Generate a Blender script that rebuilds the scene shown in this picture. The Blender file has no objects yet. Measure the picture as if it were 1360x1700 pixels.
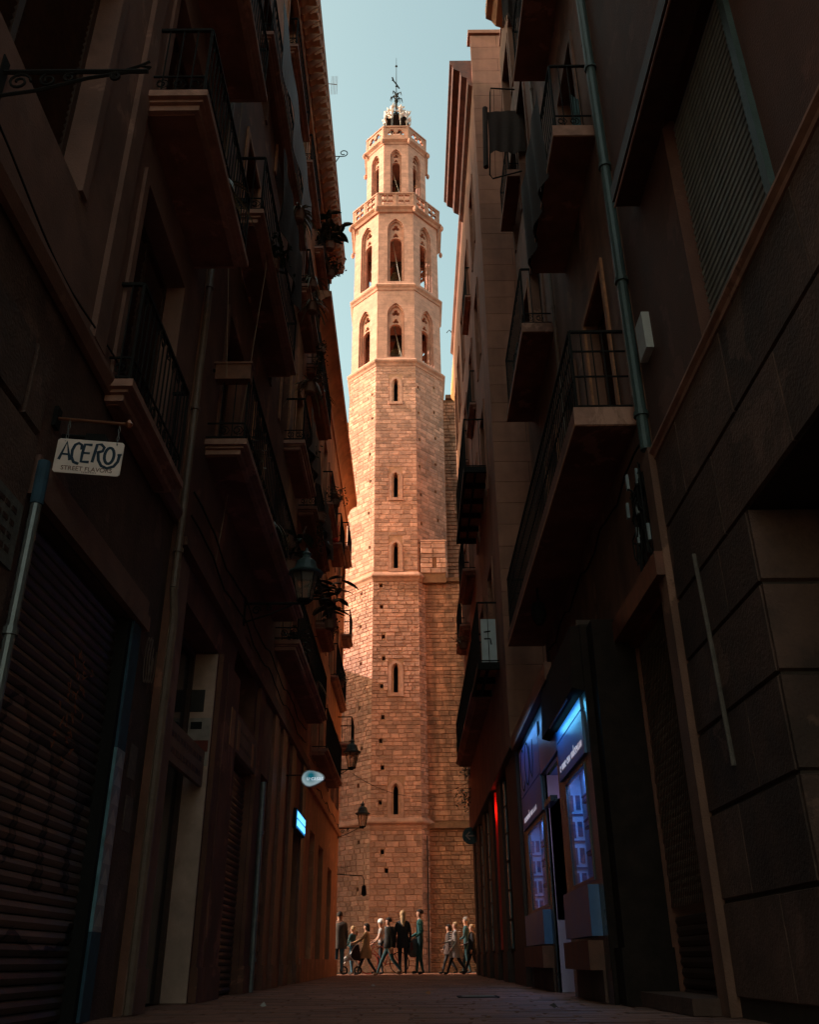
import bpy, math, random
from mathutils import Vector, Matrix
random.seed(7)
R = math.radians
S = bpy.context.scene
COL = S.collection

# ------------------------------------------------------------------ camera
TH = math.atan(745 / 1482.0)
rol = R(-0.45)
f = Vector((0, math.cos(TH), math.sin(TH))); r0 = Vector((1, 0, 0)); u0 = r0.cross(f)
r_ = r0 * math.cos(rol) + u0 * math.sin(rol); u_ = r_.cross(f)
cd = bpy.data.cameras.new('camera'); cam = bpy.data.objects.new('camera', cd); COL.objects.link(cam)
M = Matrix((r_, u_, -f)).transposed().to_4x4(); M.translation = Vector((0, 0, 0.40)); cam.matrix_world = M
cd.sensor_fit = 'VERTICAL'; cd.sensor_height = 36; cd.lens = 36 * 1482 / 1700
cd.clip_start = 0.05; cd.clip_end = 4000
S.camera = cam

# ------------------------------------------------------------------ light
SUN_EL, SUN_A = R(31), R(4)          # direction to the sun: from the left, a little towards the camera
sdir = Vector((-math.cos(SUN_EL) * math.cos(SUN_A), -math.cos(SUN_EL) * math.sin(SUN_A), math.sin(SUN_EL)))
w = bpy.data.worlds.new('World'); S.world = w; w.use_nodes = True
nt = w.node_tree; nt.nodes.clear()
sky = nt.nodes.new('ShaderNodeTexSky'); sky.sky_type = 'NISHITA'; sky.sun_disc = False
sky.sun_elevation = SUN_EL
sky.sun_rotation = math.atan2(sdir.x, sdir.y)
sky.air_density = 1.0; sky.dust_density = 3.0; sky.ozone_density = 1.0
tint = nt.nodes.new('ShaderNodeMix'); tint.data_type = 'RGBA'; tint.blend_type = 'MULTIPLY'; tint.inputs[0].default_value = 1.0
tint.inputs[7].default_value = (1.03, 1.0, 0.64, 1)
bg = nt.nodes.new('ShaderNodeBackground'); bg.inputs['Strength'].default_value = 0.15
out = nt.nodes.new('ShaderNodeOutputWorld')
nt.links.new(sky.outputs[0], tint.inputs[6]); nt.links.new(tint.outputs[2], bg.inputs['Color']); nt.links.new(bg.outputs[0], out.inputs['Surface'])
sl = bpy.data.lights.new('sun', 'SUN'); sl.energy = 2.0; sl.angle = R(0.5); sl.color = (1.0, 0.83, 0.74)
so = bpy.data.objects.new('sun', sl); COL.objects.link(so); so.rotation_euler = (-sdir).to_track_quat('-Z', 'Y').to_euler(); so.location = sdir * 100
S.view_settings.view_transform = 'Standard'; S.view_settings.look = 'None'
S.view_settings.exposure = 1.61; S.view_settings.gamma = 1.0; S.view_settings.use_curve_mapping = False

# ------------------------------------------------------------------ materials
MATS = {}
def mat(name, col, rough=0.85, var=0.35, scale=3.0, bump=0.3, metal=0.0, tint=False, stain=0.0, streak=0.0, emit=None, spec=0.4, fine=60.0, patch=0.0):
    if name in MATS: return MATS[name]
    m = bpy.data.materials.new(name); m.use_nodes = True; n = m.node_tree; L = n.links
    b = n.nodes['Principled BSDF']; b.inputs['Roughness'].default_value = rough; b.inputs['Metallic'].default_value = metal
    b.inputs['Specular IOR Level'].default_value = spec
    tc = n.nodes.new('ShaderNodeTexCoord')
    n1 = n.nodes.new('ShaderNodeTexNoise'); n1.inputs['Scale'].default_value = scale; n1.inputs['Detail'].default_value = 9; n1.inputs['Roughness'].default_value = .65
    L.new(tc.outputs['Object'], n1.inputs['Vector'])
    rp = n.nodes.new('ShaderNodeMapRange'); rp.inputs[1].default_value = .3; rp.inputs[2].default_value = .7; rp.inputs[3].default_value = 1 - var; rp.inputs[4].default_value = 1 + var * .7
    L.new(n1.outputs['Fac'], rp.inputs[0]); fac = rp.outputs[0]
    def mul(a, bb, k=None):
        q = n.nodes.new('ShaderNodeMath'); q.operation = 'MULTIPLY'; L.new(a, q.inputs[0])
        if k is None: L.new(bb, q.inputs[1])
        else: q.inputs[1].default_value = k
        return q.outputs[0]
    if tint:
        at = n.nodes.new('ShaderNodeAttribute'); at.attribute_name = 'tint'
        r2 = n.nodes.new('ShaderNodeMapRange'); r2.inputs[3].default_value = .66; r2.inputs[4].default_value = 1.22
        L.new(at.outputs['Fac'], r2.inputs[0]); fac = mul(fac, r2.outputs[0])
    if stain or streak:
        mp = n.nodes.new('ShaderNodeMapping'); L.new(tc.outputs['Object'], mp.inputs[0])
        mp.inputs['Scale'].default_value = (1, 1, .12 if streak else .8)
        n2 = n.nodes.new('ShaderNodeTexNoise'); n2.inputs['Scale'].default_value = 2.2 if streak else .9; n2.inputs['Detail'].default_value = 6
        L.new(mp.outputs[0], n2.inputs['Vector'])
        r3 = n.nodes.new('ShaderNodeMapRange'); r3.inputs[1].default_value = .42; r3.inputs[2].default_value = .64; r3.inputs[3].default_value = 1; r3.inputs[4].default_value = 1 - max(stain, streak)
        L.new(n2.outputs['Fac'], r3.inputs[0]); fac = mul(fac, r3.outputs[0])
    mx = n.nodes.new('ShaderNodeMix'); mx.data_type = 'RGBA'; mx.blend_type = 'MULTIPLY'; mx.inputs[0].default_value = 1
    mx.inputs[6].default_value = (*col, 1); L.new(fac, mx.inputs[7]); L.new(mx.outputs[2], b.inputs['Base Color'])
    if patch:
        n4 = n.nodes.new('ShaderNodeTexNoise'); n4.inputs['Scale'].default_value = 1.1; n4.inputs['Detail'].default_value = 12; n4.inputs['Roughness'].default_value = .6; n4.inputs['Distortion'].default_value = .4; L.new(tc.outputs['Object'], n4.inputs['Vector'])
        for (lo, hi, cc, am) in ((.60, .625, (min(1, col[0] * 1.9), min(1, col[1] * 2.0), min(1, col[2] * 2.0), 1), patch), (.395, .36, (col[0] * .45, col[1] * .42, col[2] * .42, 1), patch * .9)):
            r5 = n.nodes.new('ShaderNodeMapRange'); r5.inputs[1].default_value = lo; r5.inputs[2].default_value = hi; r5.inputs[3].default_value = 0; r5.inputs[4].default_value = am; L.new(n4.outputs['Fac'], r5.inputs[0])
            m5 = n.nodes.new('ShaderNodeMix'); m5.data_type = 'RGBA'; L.new(r5.outputs[0], m5.inputs[0]); prev_ = b.inputs['Base Color'].links[0].from_socket; L.new(prev_, m5.inputs[6]); m5.inputs[7].default_value = cc; L.new(m5.outputs[2], b.inputs['Base Color'])
    nf = n.nodes.new('ShaderNodeTexNoise'); nf.inputs['Scale'].default_value = fine; nf.inputs['Detail'].default_value = 6
    L.new(tc.outputs['Object'], nf.inputs['Vector'])
    if bump:
        bp = n.nodes.new('ShaderNodeBump'); bp.inputs['Strength'].default_value = bump; bp.inputs['Distance'].default_value = .01
        L.new(nf.outputs['Fac'], bp.inputs['Height']); L.new(bp.outputs[0], b.inputs['Normal'])
    rr = n.nodes.new('ShaderNodeMapRange'); rr.inputs[3].default_value = max(.05, rough - .12); rr.inputs[4].default_value = min(1, rough + .12)
    L.new(n1.outputs['Fac'], rr.inputs[0]); L.new(rr.outputs[0], b.inputs['Roughness'])
    if emit:
        b.inputs['Emission Color'].default_value = (*emit[0], 1); b.inputs['Emission Strength'].default_value = emit[1]
    MATS[name] = m; return m

def ashlar_mat(name, col, mort, bw, bh, ms=.012):
    m = mat(name, col, tint=False, scale=2.5, var=.3, bump=.25)
    n = m.node_tree; L = n.links; b = n.nodes['Principled BSDF']
    tc = n.nodes.new('ShaderNodeTexCoord'); sp = n.nodes.new('ShaderNodeSeparateXYZ'); cb = n.nodes.new('ShaderNodeCombineXYZ')
    L.new(tc.outputs['Object'], sp.inputs[0]); L.new(sp.outputs[0], cb.inputs[0]); L.new(sp.outputs[2], cb.inputs[1])
    br = n.nodes.new('ShaderNodeTexBrick'); L.new(cb.outputs[0], br.inputs['Vector']); br.inputs['Scale'].default_value = 1
    br.inputs['Brick Width'].default_value = bw; br.inputs['Row Height'].default_value = bh; br.inputs['Mortar Size'].default_value = ms; br.inputs['Mortar Smooth'].default_value = .3
    br.inputs['Color1'].default_value = (.86, .84, .82, 1); br.inputs['Color2'].default_value = (1.08, 1.06, 1.04, 1); br.inputs['Mortar'].default_value = (mort, mort * .93, mort * .9, 1)
    old = b.inputs['Base Color'].links[0].from_socket
    mx = n.nodes.new('ShaderNodeMix'); mx.data_type = 'RGBA'; mx.blend_type = 'MULTIPLY'; mx.inputs[0].default_value = 1
    L.new(old, mx.inputs[6]); L.new(br.outputs['Color'], mx.inputs[7]); L.new(mx.outputs[2], b.inputs['Base Color'])
    return m

STONE = (.59, .282, .205)
m_stone = mat('tower_stone', STONE, tint=True, var=.34, scale=4, bump=.6, stain=.24)
m_mortar = mat('tower_mortar', (.45, .215, .135), var=.3, scale=6, bump=.6)
m_ashlar = ashlar_mat('belfry_ashlar', (.575, .278, .208), .74, .62, .30, .010)
m_trim = mat('tower_trim', (.57, .265, .185), var=.3, scale=4, stain=.3)
m_soot = mat('sooty_stone', (.56, .235, .135), tint=True, var=.45, scale=3, bump=.6, stain=.5)
m_soot2 = mat('sooty_stone_streaked', (.56, .24, .145), tint=True, var=.45, scale=3, bump=.6, streak=.5)
m_sootm = mat('sooty_mortar', (.27, .115, .06), var=.3, scale=6, bump=.6)
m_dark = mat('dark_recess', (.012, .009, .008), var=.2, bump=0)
m_iron = mat('black_wrought_iron', (.014, .011, .010), rough=.8, metal=0.0, spec=.15, var=.3, scale=20, bump=.2)
m_white = mat('white_glazed_stone', (.72, .58, .55), var=.25, scale=12)
m_paint = mat('grey_brown_stucco', (0.222, 0.102, 0.076), var=.25, scale=1.6, bump=.5, stain=.25, patch=0.35)
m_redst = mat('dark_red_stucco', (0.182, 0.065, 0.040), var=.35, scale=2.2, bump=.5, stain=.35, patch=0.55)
m_or = mat('orange_stucco_and_bounce', (.58, .25, .14), var=.25, scale=2.0, bump=.4, streak=.22, patch=0.30)
m_r1 = mat('brown_stucco', (0.129, 0.049, 0.035), var=.25, scale=1.6, bump=.6, streak=.2, patch=0.30)
m_r2 = mat('tan_stucco', (0.231, 0.102, 0.069), var=.3, scale=1.6, bump=.5, streak=.3, patch=0.50)
m_r3 = mat('buff_ashlar', (0.363, 0.150, 0.098), tint=True, var=.2, scale=2, bump=.4, streak=.25)
m_r3s = mat('buff_stucco', (0.325, 0.131, 0.082), var=.25, scale=1.5, bump=.4, streak=.25, patch=0.30)
m_r4 = mat('ochre_stucco', (.55, .26, .11), var=.2, scale=2, bump=.4)
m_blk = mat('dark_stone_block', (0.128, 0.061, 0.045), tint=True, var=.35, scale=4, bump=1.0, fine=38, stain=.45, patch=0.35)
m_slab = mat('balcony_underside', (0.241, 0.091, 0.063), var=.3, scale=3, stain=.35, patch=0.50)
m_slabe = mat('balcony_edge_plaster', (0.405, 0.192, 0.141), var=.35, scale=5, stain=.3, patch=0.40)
m_edge = mat('worn_orange_edge', (0.420, 0.168, 0.084), var=.4, scale=9)
m_wood = mat('dark_brown_wood', (0.069, 0.026, 0.015), rough=.6, var=.4, scale=8, streak=.3)
m_wood2 = mat('red_brown_wood', (0.199, 0.061, 0.034), rough=.55, var=.4, scale=6, streak=.3)
m_shut = mat('rolled_steel_slat', (0.095, 0.049, 0.040), rough=.42, metal=.35, var=.4, scale=5, stain=.3)
m_grey = mat('grey_shutter_slat', (0.284, 0.270, 0.257), rough=.5, var=.3, scale=5, stain=.2)
m_teal = mat('teal_painted_metal', (0.052, 0.073, 0.073), rough=.5, var=.3, scale=8)
m_zinc = mat('zinc_pipe', (0.170, 0.160, 0.155), rough=.4, metal=.5, var=.3, scale=9)
m_pipe = mat('brown_painted_pipe', (.15, .085, .062), rough=.5, var=.3, scale=9)
m_pave = mat('paving_stone', (0.285, 0.123, 0.082), rough=.62, tint=True, var=.35, scale=5, bump=.7, stain=.2, patch=0.30)
m_pavem = mat('paving_joint', (.045, .026, .02), var=.4, scale=5)
m_glass = mat('dark_window_glass', (.02, .02, .022), rough=.12, var=.2, bump=0, spec=.8)
m_white2 = mat('peeling_white_plaster', (0.589, 0.350, 0.273), var=.25, scale=3, stain=.25, patch=0.40)
m_clothd = mat('dark_cloth', (.036, .019, .016), rough=.95, var=.3, scale=12)
m_leaf = mat('dark_green_leaf', (.035, .05, .03), rough=.4, var=.4, scale=15, bump=.1)
m_leaf2 = mat('dry_pale_leaf', (.20, .15, .10), rough=.5, var=.4, scale=15, bump=.1)
m_pot = mat('terracotta_pot', (.20, .08, .05), var=.3, scale=8)

# ------------------------------------------------------------------ mesh helpers
OFF = {}
class MB:
    def __init__(s): s.v = []; s.f = []; s.t = []; s.ct = .5
    def face(s, idx): s.f.append(idx); s.t.append(s.ct)
    def hexa(s, p):   # 8 points, bottom 4 ccw then top 4
        b = len(s.v); s.v += [tuple(q) for q in p]
        for a in ((3, 2, 1, 0), (4, 5, 6, 7), (0, 1, 5, 4), (1, 2, 6, 5), (2, 3, 7, 6), (3, 0, 4, 7)): s.face([b + i for i in a])
    def box(s, x0, x1, y0, y1, z0, z1):
        x0, x1 = min(x0, x1), max(x0, x1); y0, y1 = min(y0, y1), max(y0, y1); z0, z1 = min(z0, z1), max(z0, z1)
        s.hexa([(x0, y0, z0), (x1, y0, z0), (x1, y1, z0), (x0, y1, z0), (x0, y0, z1), (x1, y0, z1), (x1, y1, z1), (x0, y1, z1)]); return s
    def poly(s, pts): b = len(s.v); s.v += [tuple(p) for p in pts]; s.face(list(range(b, b + len(pts)))); return s
    def tube(s, pts, r, n=6, cap=True):
        pts = [Vector(p) for p in pts]; rs = r if isinstance(r, (list, tuple)) else [r] * len(pts)
        rings = []; prev = None
        for i, p in enumerate(pts):
            d = (pts[min(i + 1, len(pts) - 1)] - pts[max(i - 1, 0)])
            if d.length < 1e-9: d = Vector((0, 0, 1))
            d.normalize()
            a = prev if prev is not None else (Vector((0, 0, 1)) if abs(d.z) < .9 else Vector((1, 0, 0)))
            x = (a - d * a.dot(d)); 
            if x.length < 1e-4: x = d.orthogonal()
            x.normalize(); y = d.cross(x); prev = x
            b = len(s.v)
            for k in range(n):
                an = 2 * math.pi * k / n + math.pi / n
                s.v.append(tuple(p + (x * math.cos(an) + y * math.sin(an)) * rs[i]))
            rings.append(b)
        for a, b in zip(rings, rings[1:]):
            for k in range(n): s.face([a + k, a + (k + 1) % n, b + (k + 1) % n, b + k])
        if cap: s.face([rings[0] + k for k in range(n)][::-1]); s.face([rings[-1] + k for k in range(n)])
        return s
    def lathe(s, prof, c, n=12, axis='z', rot=0):
        rings = []
        for (rr, h) in prof:
            b = len(s.v)
            for k in range(n):
                an = 2 * math.pi * k / n + rot
                s.v.append((c[0] + rr * math.cos(an), c[1] + rr * math.sin(an), c[2] + h))
            rings.append(b)
        for a, b in zip(rings, rings[1:]):
            for k in range(n): s.face([a + k, a + (k + 1) % n, b + (k + 1) % n, b + k])
        s.face([rings[0] + k for k in range(n)][::-1]); s.face([rings[-1] + k for k in range(n)])
        return s
    def extrude_y(s, prof, y0, y1):  # profile (x,z) swept along y
        n = len(prof); b = len(s.v)
        s.v += [(x, y0, z) for x, z in prof] + [(x, y1, z) for x, z in prof]
        for k in range(n): s.face([b + k, b + (k + 1) % n, b + n + (k + 1) % n, b + n + k])
        s.face([b + k for k in range(n)][::-1]); s.face([b + n + k for k in range(n)])
        return s
    def addmesh(s, me, mt=None):
        b = len(s.v)
        for v in me.vertices: s.v.append(tuple(mt @ v.co if mt else v.co))
        for p in me.polygons: s.face([b + i for i in p.vertices])
    def mesh(s, name, m, off=(0, 0, 0), smooth=False):
        me = bpy.data.meshes.new(name)
        o = off; me.from_pydata([(a - o[0], b - o[1], c - o[2]) for a, b, c in s.v], [], s.f)
        if m: me.materials.append(m)
        if any(abs(t - .5) > 1e-6 for t in s.t):
            at = me.attributes.new('tint', 'FLOAT', 'FACE'); at.data.foreach_set('value', s.t)
        else:
            at = me.attributes.new('tint', 'FLOAT', 'FACE'); at.data.foreach_set('value', [.5] * len(s.f))
        if smooth: me.polygons.foreach_set('use_smooth', [True] * len(s.f))
        me.update(); return me
    def build(s, name, m, parent=None, kind=None, smooth=False, label=None):
        off = OFF.get(parent.name, (0, 0, 0)) if parent else (0, 0, 0)
        o = bpy.data.objects.new(name, s.mesh(name, m, off, smooth)); COL.objects.link(o)
        if parent: o.parent = parent; OFF[o.name] = off
        if kind: o['kind'] = kind
        if label: o['label'] = label
        return o

def tag(o, label, cat, group=None):
    o['label'] = label; o['category'] = cat
    if group: o['group'] = group
    return o
def thing(name, label, cat, loc=(0, 0, 0), rotz=0, group=None, local=False):
    o = bpy.data.objects.new(name, None); COL.objects.link(o); o.location = loc; o.rotation_euler = (0, 0, rotz)
    o.empty_display_size = .3; tag(o, label, cat, group)
    OFF[o.name] = (0, 0, 0) if local else tuple(loc)
    return o
def copy_thing(root, loc, rotz, label, group=None):
    def cp(o, par):
        c = o.copy(); COL.objects.link(c); c.parent = par
        for ch in list(o.children): cp(ch, c)
        return c
    r = cp(root, None); r.location = loc; r.rotation_euler = (0, 0, rotz); r['label'] = label
    if group: r['group'] = group
    OFF[r.name] = (0, 0, 0)
    return r

def curve_mesh(outline, holes, depth, bevel=0):
    """flat polygon with holes in the XY plane, given thickness around z=0"""
    cu = bpy.data.curves.new('c', 'CURVE'); cu.dimensions = '2D'; cu.fill_mode = 'BOTH'; cu.extrude = depth / 2
    for pl in [outline] + holes:
        sp = cu.splines.new('POLY'); sp.points.add(len(pl) - 1)
        for i, (x, y) in enumerate(pl): sp.points[i].co = (x, y, 0, 1)
        sp.use_cyclic_u = True
    ob = bpy.data.objects.new('c', cu); me = bpy.data.meshes.new_from_object(ob)
    bpy.data.objects.remove(ob); bpy.data.curves.remove(cu); return me
def panel(outline, holes, depth, org, u, n, mb=None):
    """outline in (u,z); front surface at org plane, thickness goes to -n"""
    me = curve_mesh(outline, holes, depth)
    u = Vector(u); n = Vector(n); org = Vector(org)
    mt = Matrix((u, Vector((0, 0, 1)), n)).transposed().to_4x4(); mt.translation = org - n * depth / 2
    if u.cross(Vector((0, 0, 1))).dot(n) < 0: pass
    mb = mb or MB(); mb.addmesh(me, mt); bpy.data.meshes.remove(me); return mb
def rect(a, b, c, d): return [(a, c), (b, c), (b, d), (a, d)]
def parch(cx, hw, z0, zs, za, n=7):
    """pointed arch outline: base z0, spring zs, apex za"""
    h = za - zs; pts = [(cx - hw, z0), (cx + hw, z0), (cx + hw, zs)]
    rr = (hw * hw + h * h) / (2 * hw); c = cx + hw - rr
    a1 = math.atan2(h, cx - c)
    for i in range(1, n): a = a1 * i / n; pts.append((c + rr * math.cos(a), zs + rr * math.sin(a)))
    pts.append((cx, za))
    for i in range(n - 1, 0, -1): a = a1 * i / n; pts.append((2 * cx - (c + rr * math.cos(a)), zs + rr * math.sin(a)))
    pts.append((cx - hw, zs)); return pts
def rarch(cx, hw, z0, zs, n=10):
    return [(cx - hw, z0), (cx + hw, z0)] + [(cx + hw * math.cos(math.pi * i / n), zs + hw * math.sin(math.pi * i / n)) for i in range(n + 1)]
def foil(cx, cz, rad, k, rot=0, n=36):
    """k-lobed foil outline"""
    pts = []; d = rad * .52; rr = rad * .48
    for i in range(n):
        a = 2 * math.pi * i / n; best = .0
        for j in range(k):
            b = rot + 2 * math.pi * j / k; c = math.cos(a - b); q = rr * rr - d * d * (1 - c * c)
            if q > 0:
                t = d * c + math.sqrt(q)
                best = max(best, t)
        best = max(best, rad * .16); pts.append((cx + best * math.cos(a), cz + best * math.sin(a)))
    return pts
def text_mb(txt, size, depth=.004, align='CENTER'):
    cu = bpy.data.curves.new('t', 'FONT'); cu.body = txt; cu.size = size; cu.extrude = depth / 2; cu.align_x = align; cu.align_y = 'CENTER'
    ob = bpy.data.objects.new('t', cu); me = bpy.data.meshes.new_from_object(ob)
    bpy.data.objects.remove(ob); bpy.data.curves.remove(cu); return me
def frame_mt(org, u, v):
    u = Vector(u).normalized(); v = Vector(v).normalized(); n = u.cross(v)
    mt = Matrix((u, v, n)).transposed().to_4x4(); mt.translation = Vector(org); return mt
def ribbon(mb, pts, wd, mt, th=.004):
    """flat stroke in a plane"""
    P = [Vector((a, b)) for a, b in pts]; Lf = []; Rt = []
    for i, p in enumerate(P):
        d = (P[min(i + 1, len(P) - 1)] - P[max(i - 1, 0)]).normalized(); q = Vector((-d.y, d.x)) * wd / 2
        Lf.append(p + q); Rt.append(p - q)
    for i in range(len(P) - 1):
        c = [Rt[i], Rt[i + 1], Lf[i + 1], Lf[i]]
        mb.hexa([mt @ Vector((q.x, q.y, 0)) for q in c] + [mt @ Vector((q.x, q.y, th)) for q in c])
def arc(cx, cy, rx, ry, a0, a1, n=12): return [(cx + rx * math.cos(R(a0 + (a1 - a0) * i / n)), cy + ry * math.sin(R(a0 + (a1 - a0) * i / n))) for i in range(n + 1)]
def scroll(cx, cy, r0, turns, n=20, start=0, sgn=1):
    return [(cx + r0 * (1 - .75 * i / n) * math.cos(start + sgn * 2 * math.pi * turns * i / n), cy + r0 * (1 - .75 * i / n) * math.sin(start + sgn * 2 * math.pi * turns * i / n)) for i in range(n + 1)]

# ------------------------------------------------------------------ ground and street
g = MB(); g.box(-1500, 1500, -600, 2500, -.5, -.03); g = g.build('ground', mat('far_ground', (.12, .08, .06), var=.3, scale=.2)); g['kind'] = 'structure'
st = MB(); st.box(-2.8, 2.8, -4, 37.9, -.2, -.022); street = st.build('street', m_pavem); street['kind'] = 'structure'
pz = MB(); pz.box(-30, -2.805, 32.4, 37.9, -.2, -.004); pz.box(2.805, 30, 36, 37.9, -.2, -.004); pz = pz.build('plaza', mat('plaza_paving', (.13, .08, .06), var=.4, scale=4)); pz['kind'] = 'structure'
PV = []
for k in range(8):
    q = MB(); q.ct = random.random(); j = lambda a: random.uniform(-a, a)
    z = 1 - random.random() * .35
    q.hexa([(0, 0, 0), (1, 0, 0), (1, 1, 0), (0, 1, 0), (.03, .05, z + j(.1)), (.97, .05, z + j(.1)), (.97, .95, z + j(.1)), (.03, .95, z + j(.1))])
    PV.append(q.mesh('paving_stone', m_pave))
slabs = []; y = 5.6
while y < 37.8:
    hd = random.uniform(.16, .26); x = -2.6 - random.random() * .5
    while x < 2.65:
        wd = random.uniform(.38, .75); a, b = max(x, -2.78), min(x + wd, 2.78)
        if b - a > .08: slabs.append((a + .006, b - .006, y + .006, y + hd - .006))
        x += wd
    y += hd
rest = MB()
for i, (a, b, c, d) in enumerate(slabs):
    if i < 300:
        o = bpy.data.objects.new('paving_stone', PV[random.randrange(8)]); COL.objects.link(o); o.parent = street
        o.location = (a, c, -.022); o.scale = (b - a, d - c, .018)
    else:
        rest.ct = random.random(); z = -.006 + random.uniform(-.004, .003)
        rest.hexa([(a, c, -.02), (b, c, -.02), (b, d, -.02), (a, d, -.02)] + [(a + .01, c + .01, z), (b - .01, c + .01, z), (b - .01, d - .01, z), (a + .01, d - .01, z)])
rest.build('paving_stone', m_pave, street, kind='stuff')

# ------------------------------------------------------------------ church tower
CX, s_ = -.655, 2.05; AP = s_ * 1.2071; CY = 38 + AP
tower = thing('church_tower', 'tall sunlit octagonal stone church bell tower with open belfry stages and iron crown', 'tower', (CX, CY, 0))
SV = []
for k in range(10):
    q = MB(); q.ct = random.random(); j = lambda a: random.uniform(-a, a)
    # unit stone: x 0..1 along, z 0..1 up, y 0 (back) to -1 (front)
    q.hexa([(0, 0, 0), (1, 0, 0), (1, 0, 1), (0, 0, 1), (.035 + j(.02), -1 + j(.2), .09 + j(.07)), (.965 + j(.02), -1 + j(.2), .09 + j(.07)), (.965 + j(.02), -1 + j(.2), .91 + j(.07)), (.035 + j(.02), -1 + j(.2), .91 + j(.07))])
    SV.append(q)
SVM = [q.mesh('stone', m_stone) for q in SV]; SVS = [q.mesh('stone', m_soot) for q in SV]
def courses(width, z0, z1, hmin, hmax, lmin, lmax, holes, quoin=0):
    out = []; z = z0
    row = 0
    while z < z1 - .05:
        h = random.uniform(hmin, hmax); h = min(h, z1 - z)
        if z1 - z - h < .06: h = z1 - z
        row += 1
        u = 0.0; big = random.random() < .06
        qn = quoin * (1.0 if row % 2 else .65)
        cuts = []
        if quoin: out.append((0, qn, z, z + h)); out.append((width - qn, width, z, z + h)); u = qn
        end = width - qn if quoin else width
        while u < end - .02:
            l = random.uniform(lmin, lmax) * (1.5 if big else 1)
            if end - u - l < lmin * .5: l = end - u
            out.append((u, min(u + l, end), z, z + h)); u += l
        z += h
    res = []
    for (a, b, c, d) in out:
        segs = [(a, b)]
        for (ha, hb, hc, hd) in holes:
            if d - .03 > hc and c + .03 < hd:
                ns = []
                for (p, q) in segs:
                    if q <= ha or p >= hb: ns.append((p, q))
                    else:
                        if ha - p > .05: ns.append((p, ha))
                        if q - hb > .05: ns.append((hb, q))
                segs = ns
        for (p, q) in segs: res.append((p, q, c, d))
    return res
big_stones = []
def lay(stones, org, u, n, gap, proud, mb, collect=None):
    u = Vector(u); n = Vector(n); org = Vector(org); ang = math.atan2(u.y, u.x)
    for (a, b, c, d) in stones:
        a += gap; b -= gap; c += gap; d -= gap
        if b - a < .03 or d - c < .03: continue
        if collect is not None and collect[1](c):
            collect[0].append((org + u * a + Vector((0, 0, c)), ang, (b - a, proud, d - c))); continue
        q = random.choice(SV); mb.ct = random.random() if random.random() < .8 else q.ct
        base = len(mb.v); pr = proud * random.uniform(.7, 1.25)
        for (x, y_, z) in q.v:
            p = org + u * (a + x * (b - a)) - n * (y_ * pr) + Vector((0, 0, c + z * (d - c))); mb.v.append(tuple(p))
        for fa in q.f[1:]: mb.face([base + i for i in fa])
def place(lst, meshes, parent, name='stone'):
    off = Vector(OFF[parent.name])
    for (p, ang, sc) in lst:
        o = bpy.data.objects.new(name, random.choice(meshes)); COL.objects.link(o); o.parent = parent
        o.location = p - off; o.rotation_euler = (0, 0, ang); o.scale = sc

SLITS = [(5.62, 7.08), (10.66, 12.2), (16.5, 18.05), (20.2, 21.8), (25.7, 27.33)]
SU = s_ / 2
PUT_F = [(.62, 3.5), (.45, 4.2), (.33, 6.1), (.42, 7.5), (.34, 8.6), (.42, 9.6), (.36, 10.95), (.44, 12.2), (.42, 13.2), (.33, 14.6), (.3, 15.65)]
faceang = [math.pi * 2 * k / 8 for k in range(8)]      # 0 = front
stone_joined = MB(); mort = MB(); near = []
for k in (7, 0, 1):
    a = faceang[k]
    n = Vector((math.sin(a), -math.cos(a), 0)); u = Vector((math.cos(a), math.sin(a), 0))
    for (z0, z1, wx, hm, hM, lm, lM) in ((0, 5.25, .045, .15, .24, .25, .5), (5.55, 16.0, .03, .13, .22, .22, .46), (16.5, 28.1, 0, .16, .26, .3, .58)):
        ww = s_ + wx * 2; org = Vector((CX, CY, 0)) + n * (AP + wx) - u * ww / 2
        holes = []; ph = []
        for (a0, a1) in SLITS:
            if k == 0 and z0 <= a0 < z1:
                ph.append(parch(ww / 2, .10, a0 + .08, a1 - .34, a1 - .12)); holes.append((ww / 2 - .34, ww / 2 + .34, a0 - .05, a1 + .08))
        if k == 0 and z0 < 16:
            for (x, z) in PUT_F:
                if z0 < z < z1: holes.append((x, x + .16, z, z + .2)); ph.append(rect(x + .01, x + .15, z + .01, z + .19))
        if k == 7:
            for i in range(6):
                z = z0 + 1.2 + i * 1.75 + random.uniform(-.2, .2); x = 1.66 if z0 > 16 else 1.3
                if z < z1 - .5: x += random.uniform(-.12, .12); holes.append((x, x + .14, z, z + .18)); ph.append(rect(x + .01, x + .13, z + .01, z + .17))
        if k == 1 and z0 > 16:
            for i in range(6):
                for x in (.16, 1.3):
                    z = 18.9 + i * 1.55 + (.55 if x > 1 else 0)
                    if z < z1 - .3: x2 = x + random.uniform(-.05, .1); holes.append((x2, x2 + .14, z, z + .18)); ph.append(rect(x2 + .01, x2 + .13, z + .01, z + .17))
        panel(rect(0, ww, z0 - (.3 if z0 else 0), z1 + .3), ph, .5, org - n * .02, u, n, mort)
        lay(courses(ww, z0, z1, hm, hM, lm, lM, holes, quoin=.34), org - n * .02, u, n, .008, .026 if z0 < 16 else .015, stone_joined, (near, (lambda c: c < 4.6) if k != 1 else (lambda c: False)))
random.shuffle(near); near.sort(key=lambda q: q[0].z)
place(near[:300], SVM, tower)
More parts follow.
